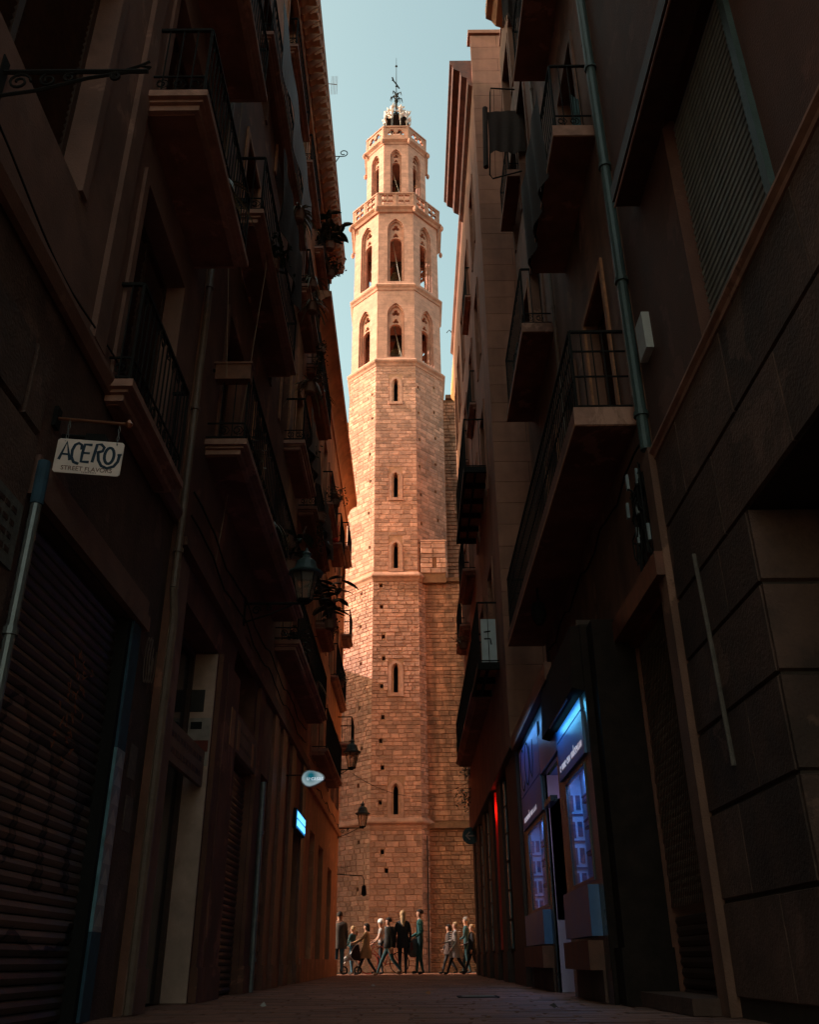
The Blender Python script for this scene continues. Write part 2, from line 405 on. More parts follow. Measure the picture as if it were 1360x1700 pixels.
for (p, ang, sc) in near[300:]:
    uu = Vector((math.cos(ang), math.sin(ang), 0)); nn = Vector((math.sin(ang), -math.cos(ang), 0)); q = random.choice(SV); b = len(stone_joined.v); stone_joined.ct = random.random()
    for (x, y_, z) in q.v: stone_joined.v.append(tuple(p + uu * x * sc[0] - nn * y_ * sc[1] + Vector((0, 0, z * sc[2]))))
    for fa in q.f[1:]: stone_joined.face([b + i for i in fa])
stone_joined.build('stone', m_stone, tower, kind='stuff')
mort.build('wall_core', m_mortar, tower)
# remaining rear faces of the shaft, plain
bk = MB()
for k in (2, 3, 4, 5, 6):
    a = faceang[k]; n = Vector((math.sin(a), -math.cos(a), 0)); u = Vector((math.cos(a), math.sin(a), 0)); org = Vector((CX, CY, 0)) + n * AP - u * s_ / 2
    panel(rect(0, s_, 0, 28.4), [], .5, org, u, n, bk)
bk.build('rear_wall', m_soot, tower)
db = MB(); db.lathe([(1.9, .1), (1.9, 28)], (CX, CY, 0), 8, rot=math.pi / 8); db.build('stair_core', m_dark, tower)
# slit window frames with splayed reveals
for (a0, a1) in SLITS:
    wx = .03 if a0 < 16 else 0; q = MB(); yf = CY - AP - wx - .012
    o = parch(0, .33, a0, a1 - .42, a1); inn = parch(0, .19, a0 + .1, a1 - .40, a1 - .12)
    panel(o, [inn], .05, (CX, yf, 0), (1, 0, 0), (0, -1, 0), q)
    slit = parch(0, .10, a0 + .14, a1 - .42, a1 - .2); b = len(q.v)
    for i in range(len(inn)):
        j2 = (i + 1) % len(inn); q.poly([(CX + inn[i][0], yf + .02, inn[i][1]), (CX + inn[j2][0], yf + .02, inn[j2][1]), (CX + slit[j2][0], yf + .30, slit[j2][1]), (CX + slit[i][0], yf + .30, slit[i][1])])
    q.box(CX - .36, CX + .36, yf - .03, yf + .03, a0 - .07, a0 + .0)
    q.build('window_surround', m_stone, tower)
# mouldings: octagonal rings
def ring(prof, name, m, cx=CX, cy=CY, parent=tower):
    q = MB(); c = 1 / math.cos(math.pi / 8)
    q.lathe([((AP if ap is None else ap) * c if False else ap * c, h) for ap, h in prof], (cx, cy, 0), 8, rot=math.pi / 8)
    return q.build(name, m, parent)
ring([(AP - .3, 5.1), (AP + .05, 5.14), (AP + .09, 5.22), (AP + .07, 5.3), (AP + .20, 5.38), (AP + .20, 5.44), (AP + .03, 5.62), (AP - .3, 5.63)], 'string_course', m_trim)
ring([(AP - .3, 15.9), (AP + .05, 15.95), (AP + .09, 16.06), (AP + .17, 16.16), (AP + .17, 16.22), (AP + .02, 16.42), (AP - .3, 16.45)], 'string_course', m_trim)
def cornice(z, ap):
    ring([(ap - .3, z - .3), (ap + .02, z - .28), (ap + .05, z - .16), (ap + .13, z - .06), (ap + .15, z + .02), (ap + .02, z + .2), (ap - .45, z + .22)], 'cornice', m_trim)
# belfry stages
def belfry(z0, z1, ap, sl, zb, ztre, zlan, zap, hw, first):
    t = .34
    m1 = MB(); panel(rect(-sl / 2, sl / 2, z0, z1), [parch(0, hw, zb, zap - hw * 1.7, zap, 9)], .26, (0, -ap, 0), (1, 0, 0), (0, -1, 0), m1)
    m1 = m1.mesh('belfry_wall', m_ashlar)
    mm = MB(); panel(parch(0, hw - .02, zb - .05, zap - hw * 1.7, zap + .06, 9), [parch(0, hw * .84, zb, zap - hw * 1.7, zap - .1, 9)], .1, (0, -ap + .10, 0), (1, 0, 0), (0, -1, 0), mm)
    mm = mm.mesh('arch_moulding', m_trim)
    m2 = MB(); lw = hw * .70
    panel(parch(0, hw + .1, zb - .1, zap - hw * 1.7, zap + .15, 9), [foil(0, ztre, hw * .50, 3, math.pi / 2), foil(0, zlan - lw * .25, lw * .62, 3, math.pi / 2, 30) if False else parch(0, lw, zb + .02, zlan - lw * 1.5, zlan - lw * .58, 6), foil(0, zlan + .0, lw * .55, 3, math.pi / 2, 30)], .16, (0, -ap + .21, 0), (1, 0, 0), (0, -1, 0), m2)
    m2 = m2.mesh('tracery', m_trim)
    for k in range(8):
        for me, nm in ((m1, 'belfry_wall'), (mm, 'arch_moulding'), (m2, 'tracery')):
            o = bpy.data.objects.new(nm, me); COL.objects.link(o); o.parent = tower; o.rotation_euler = (0, 0, faceang[k])
    fl = MB(); fl.lathe([(ap * .98, z0), (ap * .98, z0 + .12)], (CX, CY, 0), 8, rot=math.pi / 8); fl.build('belfry_floor', m_mortar, tower)
belfry(28.3, 33.2, AP - .06, s_ - .05, 28.62, 31.66, 31.10, 32.2, .45, True)
belfry(33.4, 39.0, AP - .10, s_ - .08, 33.75, 37.80, 37.24, 38.35, .46, True)
S3 = 1.48; AP3 = S3 * 1.2071
belfry(39.2, 45.3, AP3, S3, 41.0, 44.22, 43.82, 44.62, .33, True)
cornice(28.28, AP); cornice(33.35, AP - .04)
ring([(AP - .4, 38.75), (AP + .0, 38.78), (AP + .06, 38.9), (AP + .2, 39.02), (AP + .2, 39.1), (AP + .1, 39.14), (1.2, 39.16)], 'gallery_cornice', m_trim)
ring([(AP3 - .3, 45.0), (AP3 + .03, 45.02), (AP3 + .06, 45.14), (AP3 + .2, 45.28), (AP3 + .2, 45.36), (AP3 + .02, 45.4), (.5, 45.42)], 'gallery_cornice', m_trim)
def gallery(ap, z0, z1, holes_fn, nm):
    sl = ap * 2 * math.tan(math.pi / 8)
    q = MB(); panel(rect(-sl / 2, sl / 2, z0, z1), holes_fn(sl), .12, (0, -ap, 0), (1, 0, 0), (0, -1, 0), q)
    q.box(-sl / 2 - .02, sl / 2 + .02, -ap - .05, -ap + .16, z1, z1 + .09); q.box(-sl / 2 - .01, sl / 2 + .01, -ap - .03, -ap - .002, z0, z0 + .06)
    for x in (-sl / 2 + .05, 0 if nm == 2 else None, sl / 2 - .05):
        if x is not None: q.box(x - .045, x + .045, -ap - .03, -ap - .002, z0 + .062, z1 - .002)
    q = q.mesh('balustrade_panel', m_trim)
    for k in range(8):
        o = bpy.data.objects.new('balustrade_panel', q); COL.objects.link(o); o.parent = tower; o.rotation_euler = (0, 0, faceang[k])
def quad_holes(sl):
    H = []
    for cx in (-sl * .23, sl * .23):
        for dx in (-1, 1):
            for dz in (-1, 1): H.append(foil(cx + dx * .175, 39.67 + dz * .21, .19, 4, math.pi / 4, 28))
    return H
gallery(AP + .06, 39.12, 40.1, quad_holes, 2)
gallery(AP3 + .06, 45.4, 46.45, lambda sl: [foil(-.25, 45.98, .29, 3, math.pi * 1.15, 30), foil(.25, 45.98, .29, 3, -math.pi * .15, 30)], 1)
# corner colonettes/gargoyle stubs under the upper gallery
for ap, z, rr in ((AP3 + .2, 45.1, .1), (AP + .2, 38.8, .1)):
    for k in range(8):
        a = faceang[k] + math.pi / 8; c = ap / math.cos(math.pi / 8); p = Vector((CX + math.sin(a) * c, CY - math.cos(a) * c, z)); q = MB()
        q.lathe([(.03, -.22), (rr, -.1), (rr * 1.1, .05), (rr * .5, .18)], p, 8); q.build('corner_corbel', m_trim, tower)
# bells, beams and ropes inside
for (zz, rad) in ((30.6, .45), (36.0, .5), (42.6, .3)):
    q = MB(); q.lathe([(rad, 0), (rad * .78, .18), (rad * .55, .6), (rad * .4, .85), (.06, .95)], (CX + .1, CY, zz), 16); q.build('bell', mat('bronze_bell', (.09, .06, .03), rough=.4, metal=.8), tower, smooth=True)
    q = MB(); q.box(CX - 1.6, CX + 1.6, CY - .12, CY + .12, zz + .95, zz + 1.2); q.build('bell_beam', m_wood, tower)
for (x0, z0, x1, z1, y) in ((-.95, 32.2, -.2, 28.5, 38.9), (-.75, 31.6, -.3, 28.5, 39.2), (-.9, 37.8, -.3, 33.6, 38.9), (-1.0, 44.2, -.3, 41, 39.4)):
    q = MB(); q.tube([(x0, y + .6, z0 + .4), (x1, y, z1)], .025, 5); q.build('bell_rod', mat('pale_rod', (.5, .42, .36), var=.1), tower)
# crown of arches, stone flames, mast and vane
crown = MB()
for k in range(8):
    a = faceang[k] + math.pi / 8; dx, dy = math.sin(a), -math.cos(a)
    pts = [(CX + dx * .78 * math.cos(R(t)), CY + dy * .78 * math.cos(R(t)), 48.35 + 1.55 * math.sin(R(t))) for t in range(0, 91, 10)]
    crown.tube([(CX + dx * .78, CY + dy * .78, 46.4)] + pts, .04, 5)
    crown.tube([(CX + dx * .75, CY + dy * .75, 49.15), (CX, CY, 49.3)], .022, 4)
crown.lathe([(.72, 48.85), (.80, 48.88), (.80, 48.98), (.72, 49.0)], (CX, CY, 0), 16)
crown.build('iron_crown', m_iron, tower)
cor = MB(); cor.lathe([(.7, 46.3), (.85, 46.35), (.85, 47.0), (.78, 47.2), (.5, 47.25)], (CX, CY, 0), 8, rot=math.pi / 8); cor.build('lantern_base', m_ashlar, tower)
for k in range(8):
    a = faceang[k] + math.pi / 8; dx, dy = math.sin(a), -math.cos(a); q = MB(); p = (CX + dx * .74, CY + dy * .74, 48.75)
    q.lathe([(.03, -.9), (.05, -.5), (.05, -.1), (.13, .15), (.09, .4), (.16, .65), (.09, .85), (.11, .98), (.02, 1.1)], p, 7)
    for j in range(11):
        an = random.random() * 6.28; hh = random.uniform(.05, 1.05); c = Vector(p) + Vector((math.cos(an) * .12, math.sin(an) * .12, hh)); e = Vector((math.cos(an), math.sin(an), .5)) * .2
        q.tube([c, c + e * .6, c + e + Vector((0, 0, .1))], [.06, .065, .012], 5)
    q.build('stone_flame', m_white, tower)
ms = MB(); ms.tube([(CX, CY, 49.0), (CX, CY, 51.0)], .07, 7); ms.tube([(CX, CY, 51.0), (CX, CY, 55.4)], [.04, .012], 6)
ms.lathe([(.01, -.1), (.09, 0), (.01, .13)], (CX, CY, 54.55), 8); ms.lathe([(.01, -.08), (.08, 0), (.01, .1)], (CX, CY, 52.55), 8); ms.lathe([(.04, -.3), (.14, -.1), (.1, .1), (.04, .2)], (CX, CY, 51.2), 8)
ms.build('mast', m_iron, tower)
lv = MB()
for k in range(8):
    a = k * math.pi / 4 + .2; d = Vector((math.cos(a), math.sin(a), 0)); c = Vector((CX, CY, 51.15 + .3 * (k % 2)))
    lv.tube([c, c + d * .18 + Vector((0, 0, .33)), c + d * .34 + Vector((0, 0, .28)), c + d * .42 + Vector((0, 0, -.1))], [.03, .05, .045, .012], 5)
lv.build('leaf_curl', m_iron, tower)
vn = MB(); mtv = frame_mt((CX, CY, 52.75), (1, .2, 0), (0, 0, 1)); ribbon(vn, [(-.28, .62), (-.2, .3), (-.05, .08), (.1, -.2), (.2, -.38)], .1, mtv, .02); ribbon(vn, [(-.3, .35), (-.12, .2)], .07, mtv, .02)
vn.build('weather_vane', m_iron, tower)

# corner block and church walls to the right and left
church = thing('church_wall', 'sooty orange stone church wall standing right of the bell tower', 'building', (3, 40, 0))
cw = MB(); panel(rect(0, 12, 0, 16.1), [rect(2.45, 2.6, 5.7 + i * 2.9, 5.95 + i * 2.9) for i in range(3)], .5, (.30, 38.28, 0), (1, 0, 0), (0, -1, 0), cw)
cw.box(1.2, 12, 40.6, 41.2, 15.9, 27.6); cw.box(-16, -1.6, 40.6, 41.2, 0, 26.2); cw.box(.6, 1.66, 38.05, 40, 15.9, 18.0)
cw.build('wall_core', m_sootm, church)
sj = MB(); nr = []
hol = [(2.42, 2.62, 5.7 + i * 2.9, 5.95 + i * 2.9) for i in range(3)] + [(2.3, 2.5, 14.5 - 3.9 * i, 15.2 - 3.9 * i) for i in range(3)]
lay(courses(4.9, 0, 5.15, .14, .22, .22, .5, []), (.30, 38.28, 0), (1, 0, 0), (0, -1, 0), .010, .03, sj, (nr, lambda c: c < 4.6))
hi = MB(); lay(courses(4.9, 5.5, 15.9, .14, .24, .25, .55, hol), (.30, 38.28, 0), (1, 0, 0), (0, -1, 0), .008, .024, hi)
nr.sort(key=lambda q: q[0].z); place(nr[:300], SVS, church)
for (p, ang, sc) in nr[300:]:
    q = random.choice(SV); b = len(sj.v); sj.ct = random.random()
    for (x, y_, z) in q.v: sj.v.append((p[0] + x * sc[0], p[1] + y_ * sc[1], p[2] + z * sc[2]))
    for fa in q.f[1:]: sj.face([b + i for i in fa])
sj.build('stone', m_soot, church, kind='stuff'); 
lay(courses(4.0, 16, 27.4, .16, .26, .3, .6, [(1.25, 1.42, 16.9, 17.1), (1.1, 1.3, 21, 21.2)]), (1.22, 40.58, 0), (1, 0, 0), (0, -1, 0), .01, .04, hi)
lay(courses(3.0, 16, 26.0, .16, .26, .3, .6, []), (-5.0, 40.58, 0), (1, 0, 0), (0, -1, 0), .01, .03, hi)
hi.build('upper_stone', m_soot2, church, kind='stuff')
cb = MB(); lay(courses(1.18, 16.35, 17.95, .2, .28, .35, .6, [(.55, .75, 16.7, 16.9)]), (.50, 38.03, 0), (1, 0, 0), (0, -1, 0), .008, .024, cb); cb.box(.50, 1.70, 38.0, 38.3, 17.96, 18.04); cb.build('corner_block', m_stone, church)
tr = MB()
for z, a in ((5.2, .16), (16.0, .12)): tr.extrude_y([(0, 0)] * 0 or [(0, 0), (0, 0), (0, 0)], 0, 0) if False else tr.box(.64, 12, 38.28 - a, 38.30, z, z + .1); tr.box(.64, 12, 38.24 - a * .5, 38.31, z + .102, z + .2)
tr.box(2.0, 12, 40.45, 41.2, 27.62, 27.85)
tr.build('string_course', m_sootm, church)
dk = MB(); dk.box(.8, 12, 38.9, 39.2, 0, 15.8); dk.build('inner_wall', m_dark, church)
dp = MB(); dp.tube([(.62, 38.1, 0), (.62, 38.1, 4.9)], .025, 6); dp.build('lead_pipe', m_iron, church)

# tall block west of the square, outside the frame: it throws the shade on the foot of the tower
wb = thing('square_side_building', 'stuccoed building on the far left side of the square beside the tower', 'building', (-14, 40, 0))
q = MB(); q.box(-24, -9, 34.5, 46, 0, 15.3); q.build('wall', m_or, wb); q = MB(); q.box(-24.3, -8.7, 34.2, 46.3, 15.302, 15.6); q.build('roof', m_pot, wb)

# ------------------------------------------------------------------ houses
def house(name, label, loc): return thing(name, label, 'building', loc)
def opening(hs, sd, X, y0, y1, z0, z1, kind='shutter', depth=.22, trim=None):
    """window / door leaves recessed in a wall whose street face is at X; sd=-1 left wall (faces +x), +1 right wall"""
    xi = X + sd * depth; fr = MB()
    xf0, xf1 = xi - sd * .05, xi + sd * .04
    fr.box(xf0, xf1, y0, y0 + .07, z0, z1); fr.box(xf0, xf1, y1 - .07, y1, z0, z1); fr.box(xf0, xf1, y0 + .072, y1 - .072, z1 - .07, z1)
    fr.box(xf0, xf1, (y0 + y1) / 2 - .035, (y0 + y1) / 2 + .035, z0, z1 - .072)
    w_ = fr.build('window' if z0 > 3 else 'door', m_wood, hs)
    g_ = MB(); g_.box(xi, xi + sd * .015, y0 + .072, y1 - .072, z0 + .01, z1 - .072)
    g_.build('pane', m_glass, w_)
    if kind == 'shutter':
        sh = MB(); n = int((z1 - z0 - .3) / .075)
        for a, b in ((y0 + .09, (y0 + y1) / 2 - .05), ((y0 + y1) / 2 + .05, y1 - .09)):
            for i in range(n):
                z = z0 + .15 + i * .075; sh.hexa([(xi - sd * .012, a, z), (xi - sd * .012, b, z), (xi - sd * .02, b, z), (xi - sd * .02, a, z), (xi - sd * .045, a, z + .05), (xi - sd * .045, b, z + .05), (xi - sd * .053, b, z + .05), (xi - sd * .053, a, z + .05)])
        sh.build('shutter', m_wood, w_)
    if trim:
        t_ = MB(); e = .11; xo = X - sd * .035
        t_.box(xo, X - sd * .001, y0 - e, y0, z0, z1 + e); t_.box(xo, X - sd * .001, y1, y1 + e, z0, z1 + e); t_.box(xo, X - sd * .001, y0 + .001, y1 - .001, z1, z1 + e)
        t_.build('surround', trim, w_)
    return w_
def facade(hs, sd, X, y0, y1, z0, z1, ops, m, th=.4, extra=[]):
    n = (-sd, 0, 0); u = (0, -sd * -1, 0)
    holes = [rect(a, b, c, d) for (a, b, c, d) in ops] + extra
    q = MB(); panel(rect(y0, y1, z0, z1), holes, th, (X, 0, 0), (0, 1, 0), n, q); q.build('wall', m, hs)
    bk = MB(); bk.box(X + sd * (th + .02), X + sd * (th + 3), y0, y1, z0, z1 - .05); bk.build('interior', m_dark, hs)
def balcony(hs, sd, X, Xo, y0, y1, z, rail=1.1, scrolls=True, th=.16, edge=m_slabe, ladder=False, bars=.12, corb=False, grid=False, plain=False):
    q = MB(); e = .03
    if grid:
        q.box(X, Xo, y0, y0 + .07, z, z + th); q.box(X, Xo, y1 - .07, y1, z, z + th); q.box(Xo, Xo + sd * .07, y0 + .072, y1 - .072, z, z + th)
        ny = max(2, int((y1 - y0) / .75))
        for i in range(1, ny): yy = y0 + (y1 - y0) * i / ny; q.box(X, Xo + sd * .072, yy - .03, yy + .03, z, z + th * .9)
        xm = (X + Xo) / 2; q.box(xm - .02, xm + .02, y0 + .072, y1 - .072, z + .002, z + th * .85)
        sb = q.build('balcony', m_iron, hs)
        q = MB(); q.box(X, Xo + sd * .072, y0 + .072, y1 - .072, z + th * .92, z + th); q.build('floor_panel', m_edge, sb)
    elif plain:
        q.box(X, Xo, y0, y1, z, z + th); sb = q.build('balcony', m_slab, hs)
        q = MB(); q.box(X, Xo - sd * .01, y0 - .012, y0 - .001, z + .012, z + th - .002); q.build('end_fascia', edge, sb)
        q = MB(); q.box(Xo - sd * .001, Xo - sd * .012, y0 - .011, y1, z - .004, z + .05); q.build('edge_band', m_edge, sb)
    else:
        # stepped moulded slab: profile swept around three sides
        for k, (dz0, dz1, ins) in enumerate(((0, th * .38, .09), (th * .38, th * .55, .05), (th * .55, th, 0))):
            q.box(X, Xo + sd * ins, y0 + ins, y1 - ins, z + dz0 + .0005 * k, z + dz1)
        sb = q.build('balcony', edge, hs)
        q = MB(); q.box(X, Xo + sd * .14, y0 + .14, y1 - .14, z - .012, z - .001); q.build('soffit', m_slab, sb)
    zt = z + th; r = MB(); xr = Xo + sd * .05; ya, yb = y0 + .05, y1 - .05
    zr = zt + rail
    def line(a, b, w_=.014): r.tube([a, b], w_, 4)
    for zz, w_ in ((zr, .022), (zt + .05, .014)) + (((zt + .25, .012),) if scrolls else ()) + (((zt + .45, .012), (zt + .8, .012)) if ladder else ()):
        line((xr, ya, zz), (xr, yb, zz), w_); line((xr, ya, zz), (X, ya, zz), w_); line((xr, yb, zz), (X, yb, zz), w_)
    n = max(2, int((yb - ya) / bars))
    for i in range(n + 1): yy = ya + (yb - ya) * i / n; line((xr, yy, zt), (xr, yy, zr), .009 if 0 < i < n else .018)
    nx = max(2, int(abs(X - xr) / bars))
    for yy in (ya, yb):
        for i in range(1, nx): xx = xr + (X - xr) * i / nx; line((xx, yy, zt), (xx, yy, zr), .009)
    if scrolls and y0 < 20:
        def sc(mt, w_): 
            for s2 in (1, -1):
                pts = scroll(0, 0, .07, 1.2, 10, 0, s2); r.tube([mt @ Vector((a, b, 0)) for a, b in pts], .006, 3, cap=False)
        k = int((yb - ya) / .2)
        for i in range(k):
            sc(frame_mt((xr, ya + .1 + i * .2, zt + .15), (0, 1, 0), (0, 0, 1)), .1)
            if rail > .9: sc(frame_mt((xr, ya + .1 + i * .2, zr - .09), (0, 1, 0), (0, 0, 1)), .1)
        k = max(1, int(abs(X - xr) / .17))
        for i in range(k): sc(frame_mt((xr + sd * (.09 + i * .17), ya, zt + .15), (1, 0, 0), (0, 0, 1)), .1)
    r.build('railing', m_iron, sb)
    if corb and not grid:
        cq = MB(); 
        for yy in (y0 + .3, y1 - .45):
            cq.hexa([(X, yy, z - .42), (X - sd * .05, yy, z - .42), (X - sd * .05, yy + .14, z - .42), (X, yy + .14, z - .42), (X, yy, z - .013), (Xo + sd * .2, yy, z - .013), (Xo + sd * .2, yy + .14, z - .013), (X, yy + .14, z - .013)])
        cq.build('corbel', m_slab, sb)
    return sb
def shutter(hs, sd, X, y0, y1, z0, z1, pitch, m, nm='slat', depth=.1):
    q = MB(); n = int((z1 - z0) / pitch); x = X + sd * depth
    q.extrude_y([(0, 0), (-sd * .010, pitch * .18), (-sd * .020, pitch * .45), (-sd * .010, pitch * .78), (0, pitch * .9), (sd * .01, pitch * .9), (sd * .01, 0)], 0, y1 - y0)
    me = q.mesh(nm, m); off = OFF[hs.name]
    for i in range(n):
        o = bpy.data.objects.new(nm, me); COL.objects.link(o); o.parent = hs; o.location = (x - off[0], y0 - off[1], z0 + i * pitch - off[2]); OFF[o.name] = off
def louvre(hs, sd, X, y0, y1, z0, z1, pitch, m, depth):
    q = MB(); n = int((z1 - z0) / pitch); x = X + sd * depth
    q.extrude_y([(0, 0), (-sd * .024, pitch * .08), (-sd * .030, pitch * .50), (0, pitch * .58)] if sd < 0 else [(0, 0), (0, pitch * .58), (-sd * .030, pitch * .50), (-sd * .024, pitch * .08)], 0, y1 - y0)
    me = q.mesh('slat', m); off = OFF[hs.name]
    for i in range(n):
        o = bpy.data.objects.new('slat', me); COL.objects.link(o); o.parent = hs; o.location = (x - off[0], y0 - off[1], z0 + i * pitch - off[2]); OFF[o.name] = off
def vpipe(hs, x, y, z0, z1, r, m, name='downpipe', lab=None, brk=1.8):
    q = MB(); q.tube([(x, y, z0), (x, y, z1)], r, 10); z = z0 + .4
    while z < z1: q.tube([(x, y, z), (x, y, z + .05)], r * 1.35, 10); z += brk
    return q.build(name, m, hs, smooth=False, label=lab)

# ---------------- L1: near left house
XL = -2.55
L1 = house('stucco_house', 'grey brown stuccoed house nearest on the left with a graffitied roller shutter', (-3, 4, 0))
ops = [(5.35, 8.0, -.1, 3.2), (3.0, 5.05, 5.75, 8.2), (6.35, 7.85, 4.78, 7.2), (6.35, 7.85, 7.98, 10.2), (6.35, 7.85, 11.3, 13.6), (3.0, 5.05, 9.6, 12.2), (6.35, 7.85, 14.6, 17)]
facade(L1, -1, XL, -3, 8.72, 4.72, 19, [o for o in ops if o[2] > 4], m_paint)
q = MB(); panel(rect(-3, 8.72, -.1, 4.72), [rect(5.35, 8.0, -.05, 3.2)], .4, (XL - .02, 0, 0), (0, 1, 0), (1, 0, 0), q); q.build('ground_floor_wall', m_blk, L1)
q = MB(); q.box(-6, XL - .5, -3, 8.7, 0, 4.7); q.build('interior', m_dark, L1)
for o_ in ops[1:]: opening(L1, -1, XL, *o_, trim=m_paint)
q = MB()                                             # ledge over the ground floor
q.extrude_y([(XL, 4.66), (XL + .05, 4.66), (XL + .09, 4.74), (XL + .09, 4.78), (XL, 4.86)], -3, 8.7); q.build('ledge', m_paint, L1)
q = MB(); q.box(XL, XL + .07, 5.25, 8.06, 3.203, 3.34); q.box(XL, XL + .04, 5.25, 8.06, 3.342, 3.5); q.build('lintel', m_paint, L1)
q = MB(); q.box(XL, XL + .05, 5.72, 5.98, 4.87, 19); q.build('pilaster_strip', m_paint, L1)
bl = []
for (za, zb_) in ((.3, .95), (.97, 1.6), (1.62, 2.25), (2.27, 2.9), (2.92, 3.6), (3.62, 4.2)):     # big blocks, near end
    yy = 2.2 + (.4 if int(za * 10) % 2 else 0)
    while yy < 5.2:
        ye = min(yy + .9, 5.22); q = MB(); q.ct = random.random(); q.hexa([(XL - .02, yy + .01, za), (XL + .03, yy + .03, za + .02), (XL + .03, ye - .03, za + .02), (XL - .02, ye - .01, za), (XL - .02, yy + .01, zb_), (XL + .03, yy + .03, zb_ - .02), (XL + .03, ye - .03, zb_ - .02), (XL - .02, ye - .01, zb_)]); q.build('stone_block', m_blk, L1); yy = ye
shutter(L1, -1, XL, 5.36, 7.62, 0.02, 3.18, .085, m_shut)
q = MB(); q.box(XL - .16, XL + .01, 7.62, 7.70, 0, 3.18); q.build('shutter_rail', m_iron, L1)
tp = MB(); tp.box(XL - .02, XL + .035, 7.71, 7.94, .0, .62); tp.build('blue_door_post', mat('dark_blue_paint', (.03, .06, .09), var=.4, scale=6), L1)
tp = MB(); tp.box(XL - .02, XL + .036, 7.71, 7.94, .622, 2.05); tp.build('tiled_post', mat('teal_tile', (.12, .21, .25), rough=.35, var=.4, scale=6), L1)
tp = MB()
for i in range(9):
    z = .66 + i * .155; tp.poly([(XL + .039, 7.72, z), (XL + .039, 7.93, z), (XL + .039, 7.825, z + .13)])
tp.build('tile_pattern', mat('pale_tile', (.24, .33, .36), rough=.35, var=.3), L1)
tp = MB(); tp.box(XL - .02, XL + .034, 7.71, 7.94, 2.052, 3.19); tp.build('blue_door_post', MATS['dark_blue_paint'], L1)
# graffiti sprayed on the slats: flat paint, placed by world position
def spray(m):
    n = m.node_tree; L = n.links; bs = n.nodes['Principled BSDF']; geo = n.nodes.new('ShaderNodeNewGeometry'); ns = n.nodes.new('ShaderNodeTexNoise'); ns.inputs['Scale'].default_value = 3
    sp = n.nodes.new('ShaderNodeSeparateXYZ'); ad = n.nodes.new('ShaderNodeVectorMath'); ad.operation = 'MULTIPLY_ADD'; ad.inputs[1].default_value = (.25, .25, .25)
    L.new(geo.outputs['Position'], ns.inputs['Vector']); L.new(ns.outputs['Color'], ad.inputs[0]); L.new(geo.outputs['Position'], ad.inputs[2]); L.new(ad.outputs[0], sp.inputs[0])
    def M_(op, a, b=None, c=None):
        q = n.nodes.new('ShaderNodeMath'); q.operation = op
        for i, v in enumerate((a, b, c)):
            if v is None: continue
            if isinstance(v, (int, float)): q.inputs[i].default_value = v
            else: L.new(v, q.inputs[i])
        return q.outputs[0]
    fld = None
    for (cy, cz, ry, rz) in ((5.95, 1.45, .24, .62), (6.5, 1.3, .24, .55), (7.05, 1.35, .26, .6), (7.55, 1.1, .22, .5), (6.2, .8, .5, .25), (7.0, .7, .6, .22)):
        y = M_('POWER', M_('ABSOLUTE', M_('DIVIDE', M_('SUBTRACT', sp.outputs[1], cy + .12), ry)), 2); z = M_('POWER', M_('ABSOLUTE', M_('DIVIDE', M_('SUBTRACT', sp.outputs[2], cz + .12), rz)), 2)
        d = M_('SQRT', M_('ADD', y, z)); fld = d if fld is None else M_('MINIMUM', fld, d)
    fill = M_('LESS_THAN', fld, .92); line = M_('MULTIPLY', M_('GREATER_THAN', fld, .92), M_('LESS_THAN', fld, 1.08))
    old = bs.inputs['Base Color'].links[0].from_socket
    m1 = n.nodes.new('ShaderNodeMix'); m1.data_type = 'RGBA'; L.new(M_('MULTIPLY', fill, .75), m1.inputs[0]); L.new(old, m1.inputs[6]); m1.inputs[7].default_value = (.20, .125, .105, 1)
    m2 = n.nodes.new('ShaderNodeMix'); m2.data_type = 'RGBA'; L.new(line, m2.inputs[0]); L.new(m1.outputs[2], m2.inputs[6]); m2.inputs[7].default_value = (.012, .01, .01, 1)
    L.new(m2.outputs[2], bs.inputs['Base Color'])
m_shg = mat('sprayed_steel_slat', (0.088, 0.060, 0.051), rough=.45, metal=.3, var=.4, scale=5, stain=.3); spray(m_shg)
for o in [o for o in L1.children if o.name.startswith('slat')]: o.data.materials[0] = m_shg; break
gq = MB()
for i in range(26):
    y0_ = 6.85 + random.uniform(-.12, .12) + .1 * (i % 3) - .05 * (i // 5); z0_ = 2.6 - i * .032; ribbon(gq, [(y0_ - 5.4 + random.uniform(-.05, .05), z0_ + random.uniform(-.05, .05)) for _ in range(4)], .014, frame_mt((XL - .076, 5.4, 0), (0, 1, 0), (0, 0, 1)), .002)
gq.build('graffiti_tag', mat('orange_spray_paint', (.32, .10, .045), var=.3), L1, kind='stuff')
gq = MB(); gt = frame_mt((XL + .012, 8.2, 0), (0, 1, 0), (0, 0, 1))
for i in range(4): ribbon(gq, arc(.08 + .08 * i, 3.0 + .02 * i, .06, .22, 30 + 40 * i, 330 + 20 * i, 12), .022, gt, .002)
gq.build('graffiti_tag', mat('pale_spray_paint', (.26, .17, .12), var=.3), L1, kind='stuff')
pl = MB(); pl.box(XL, XL + .045, 4.75, 5.15, 2.6, 3.05); pq = tag(pl.build('wall_plaque', mat('worn_white_plaque', (.13, .11, .10), var=.4, scale=8)), 'small weathered rectangular plaque with faded print on the near left wall', 'plaque')
pl = MB()
for i in range(4):
    for j in range(3): pl.box(XL + .046, XL + .049, 4.8 + .1 * j, 4.8 + .1 * j + random.uniform(.05, .085), 2.95 - .09 * i, 2.985 - .09 * i)
pl.build('print', m_wood, pq, kind='stuff')
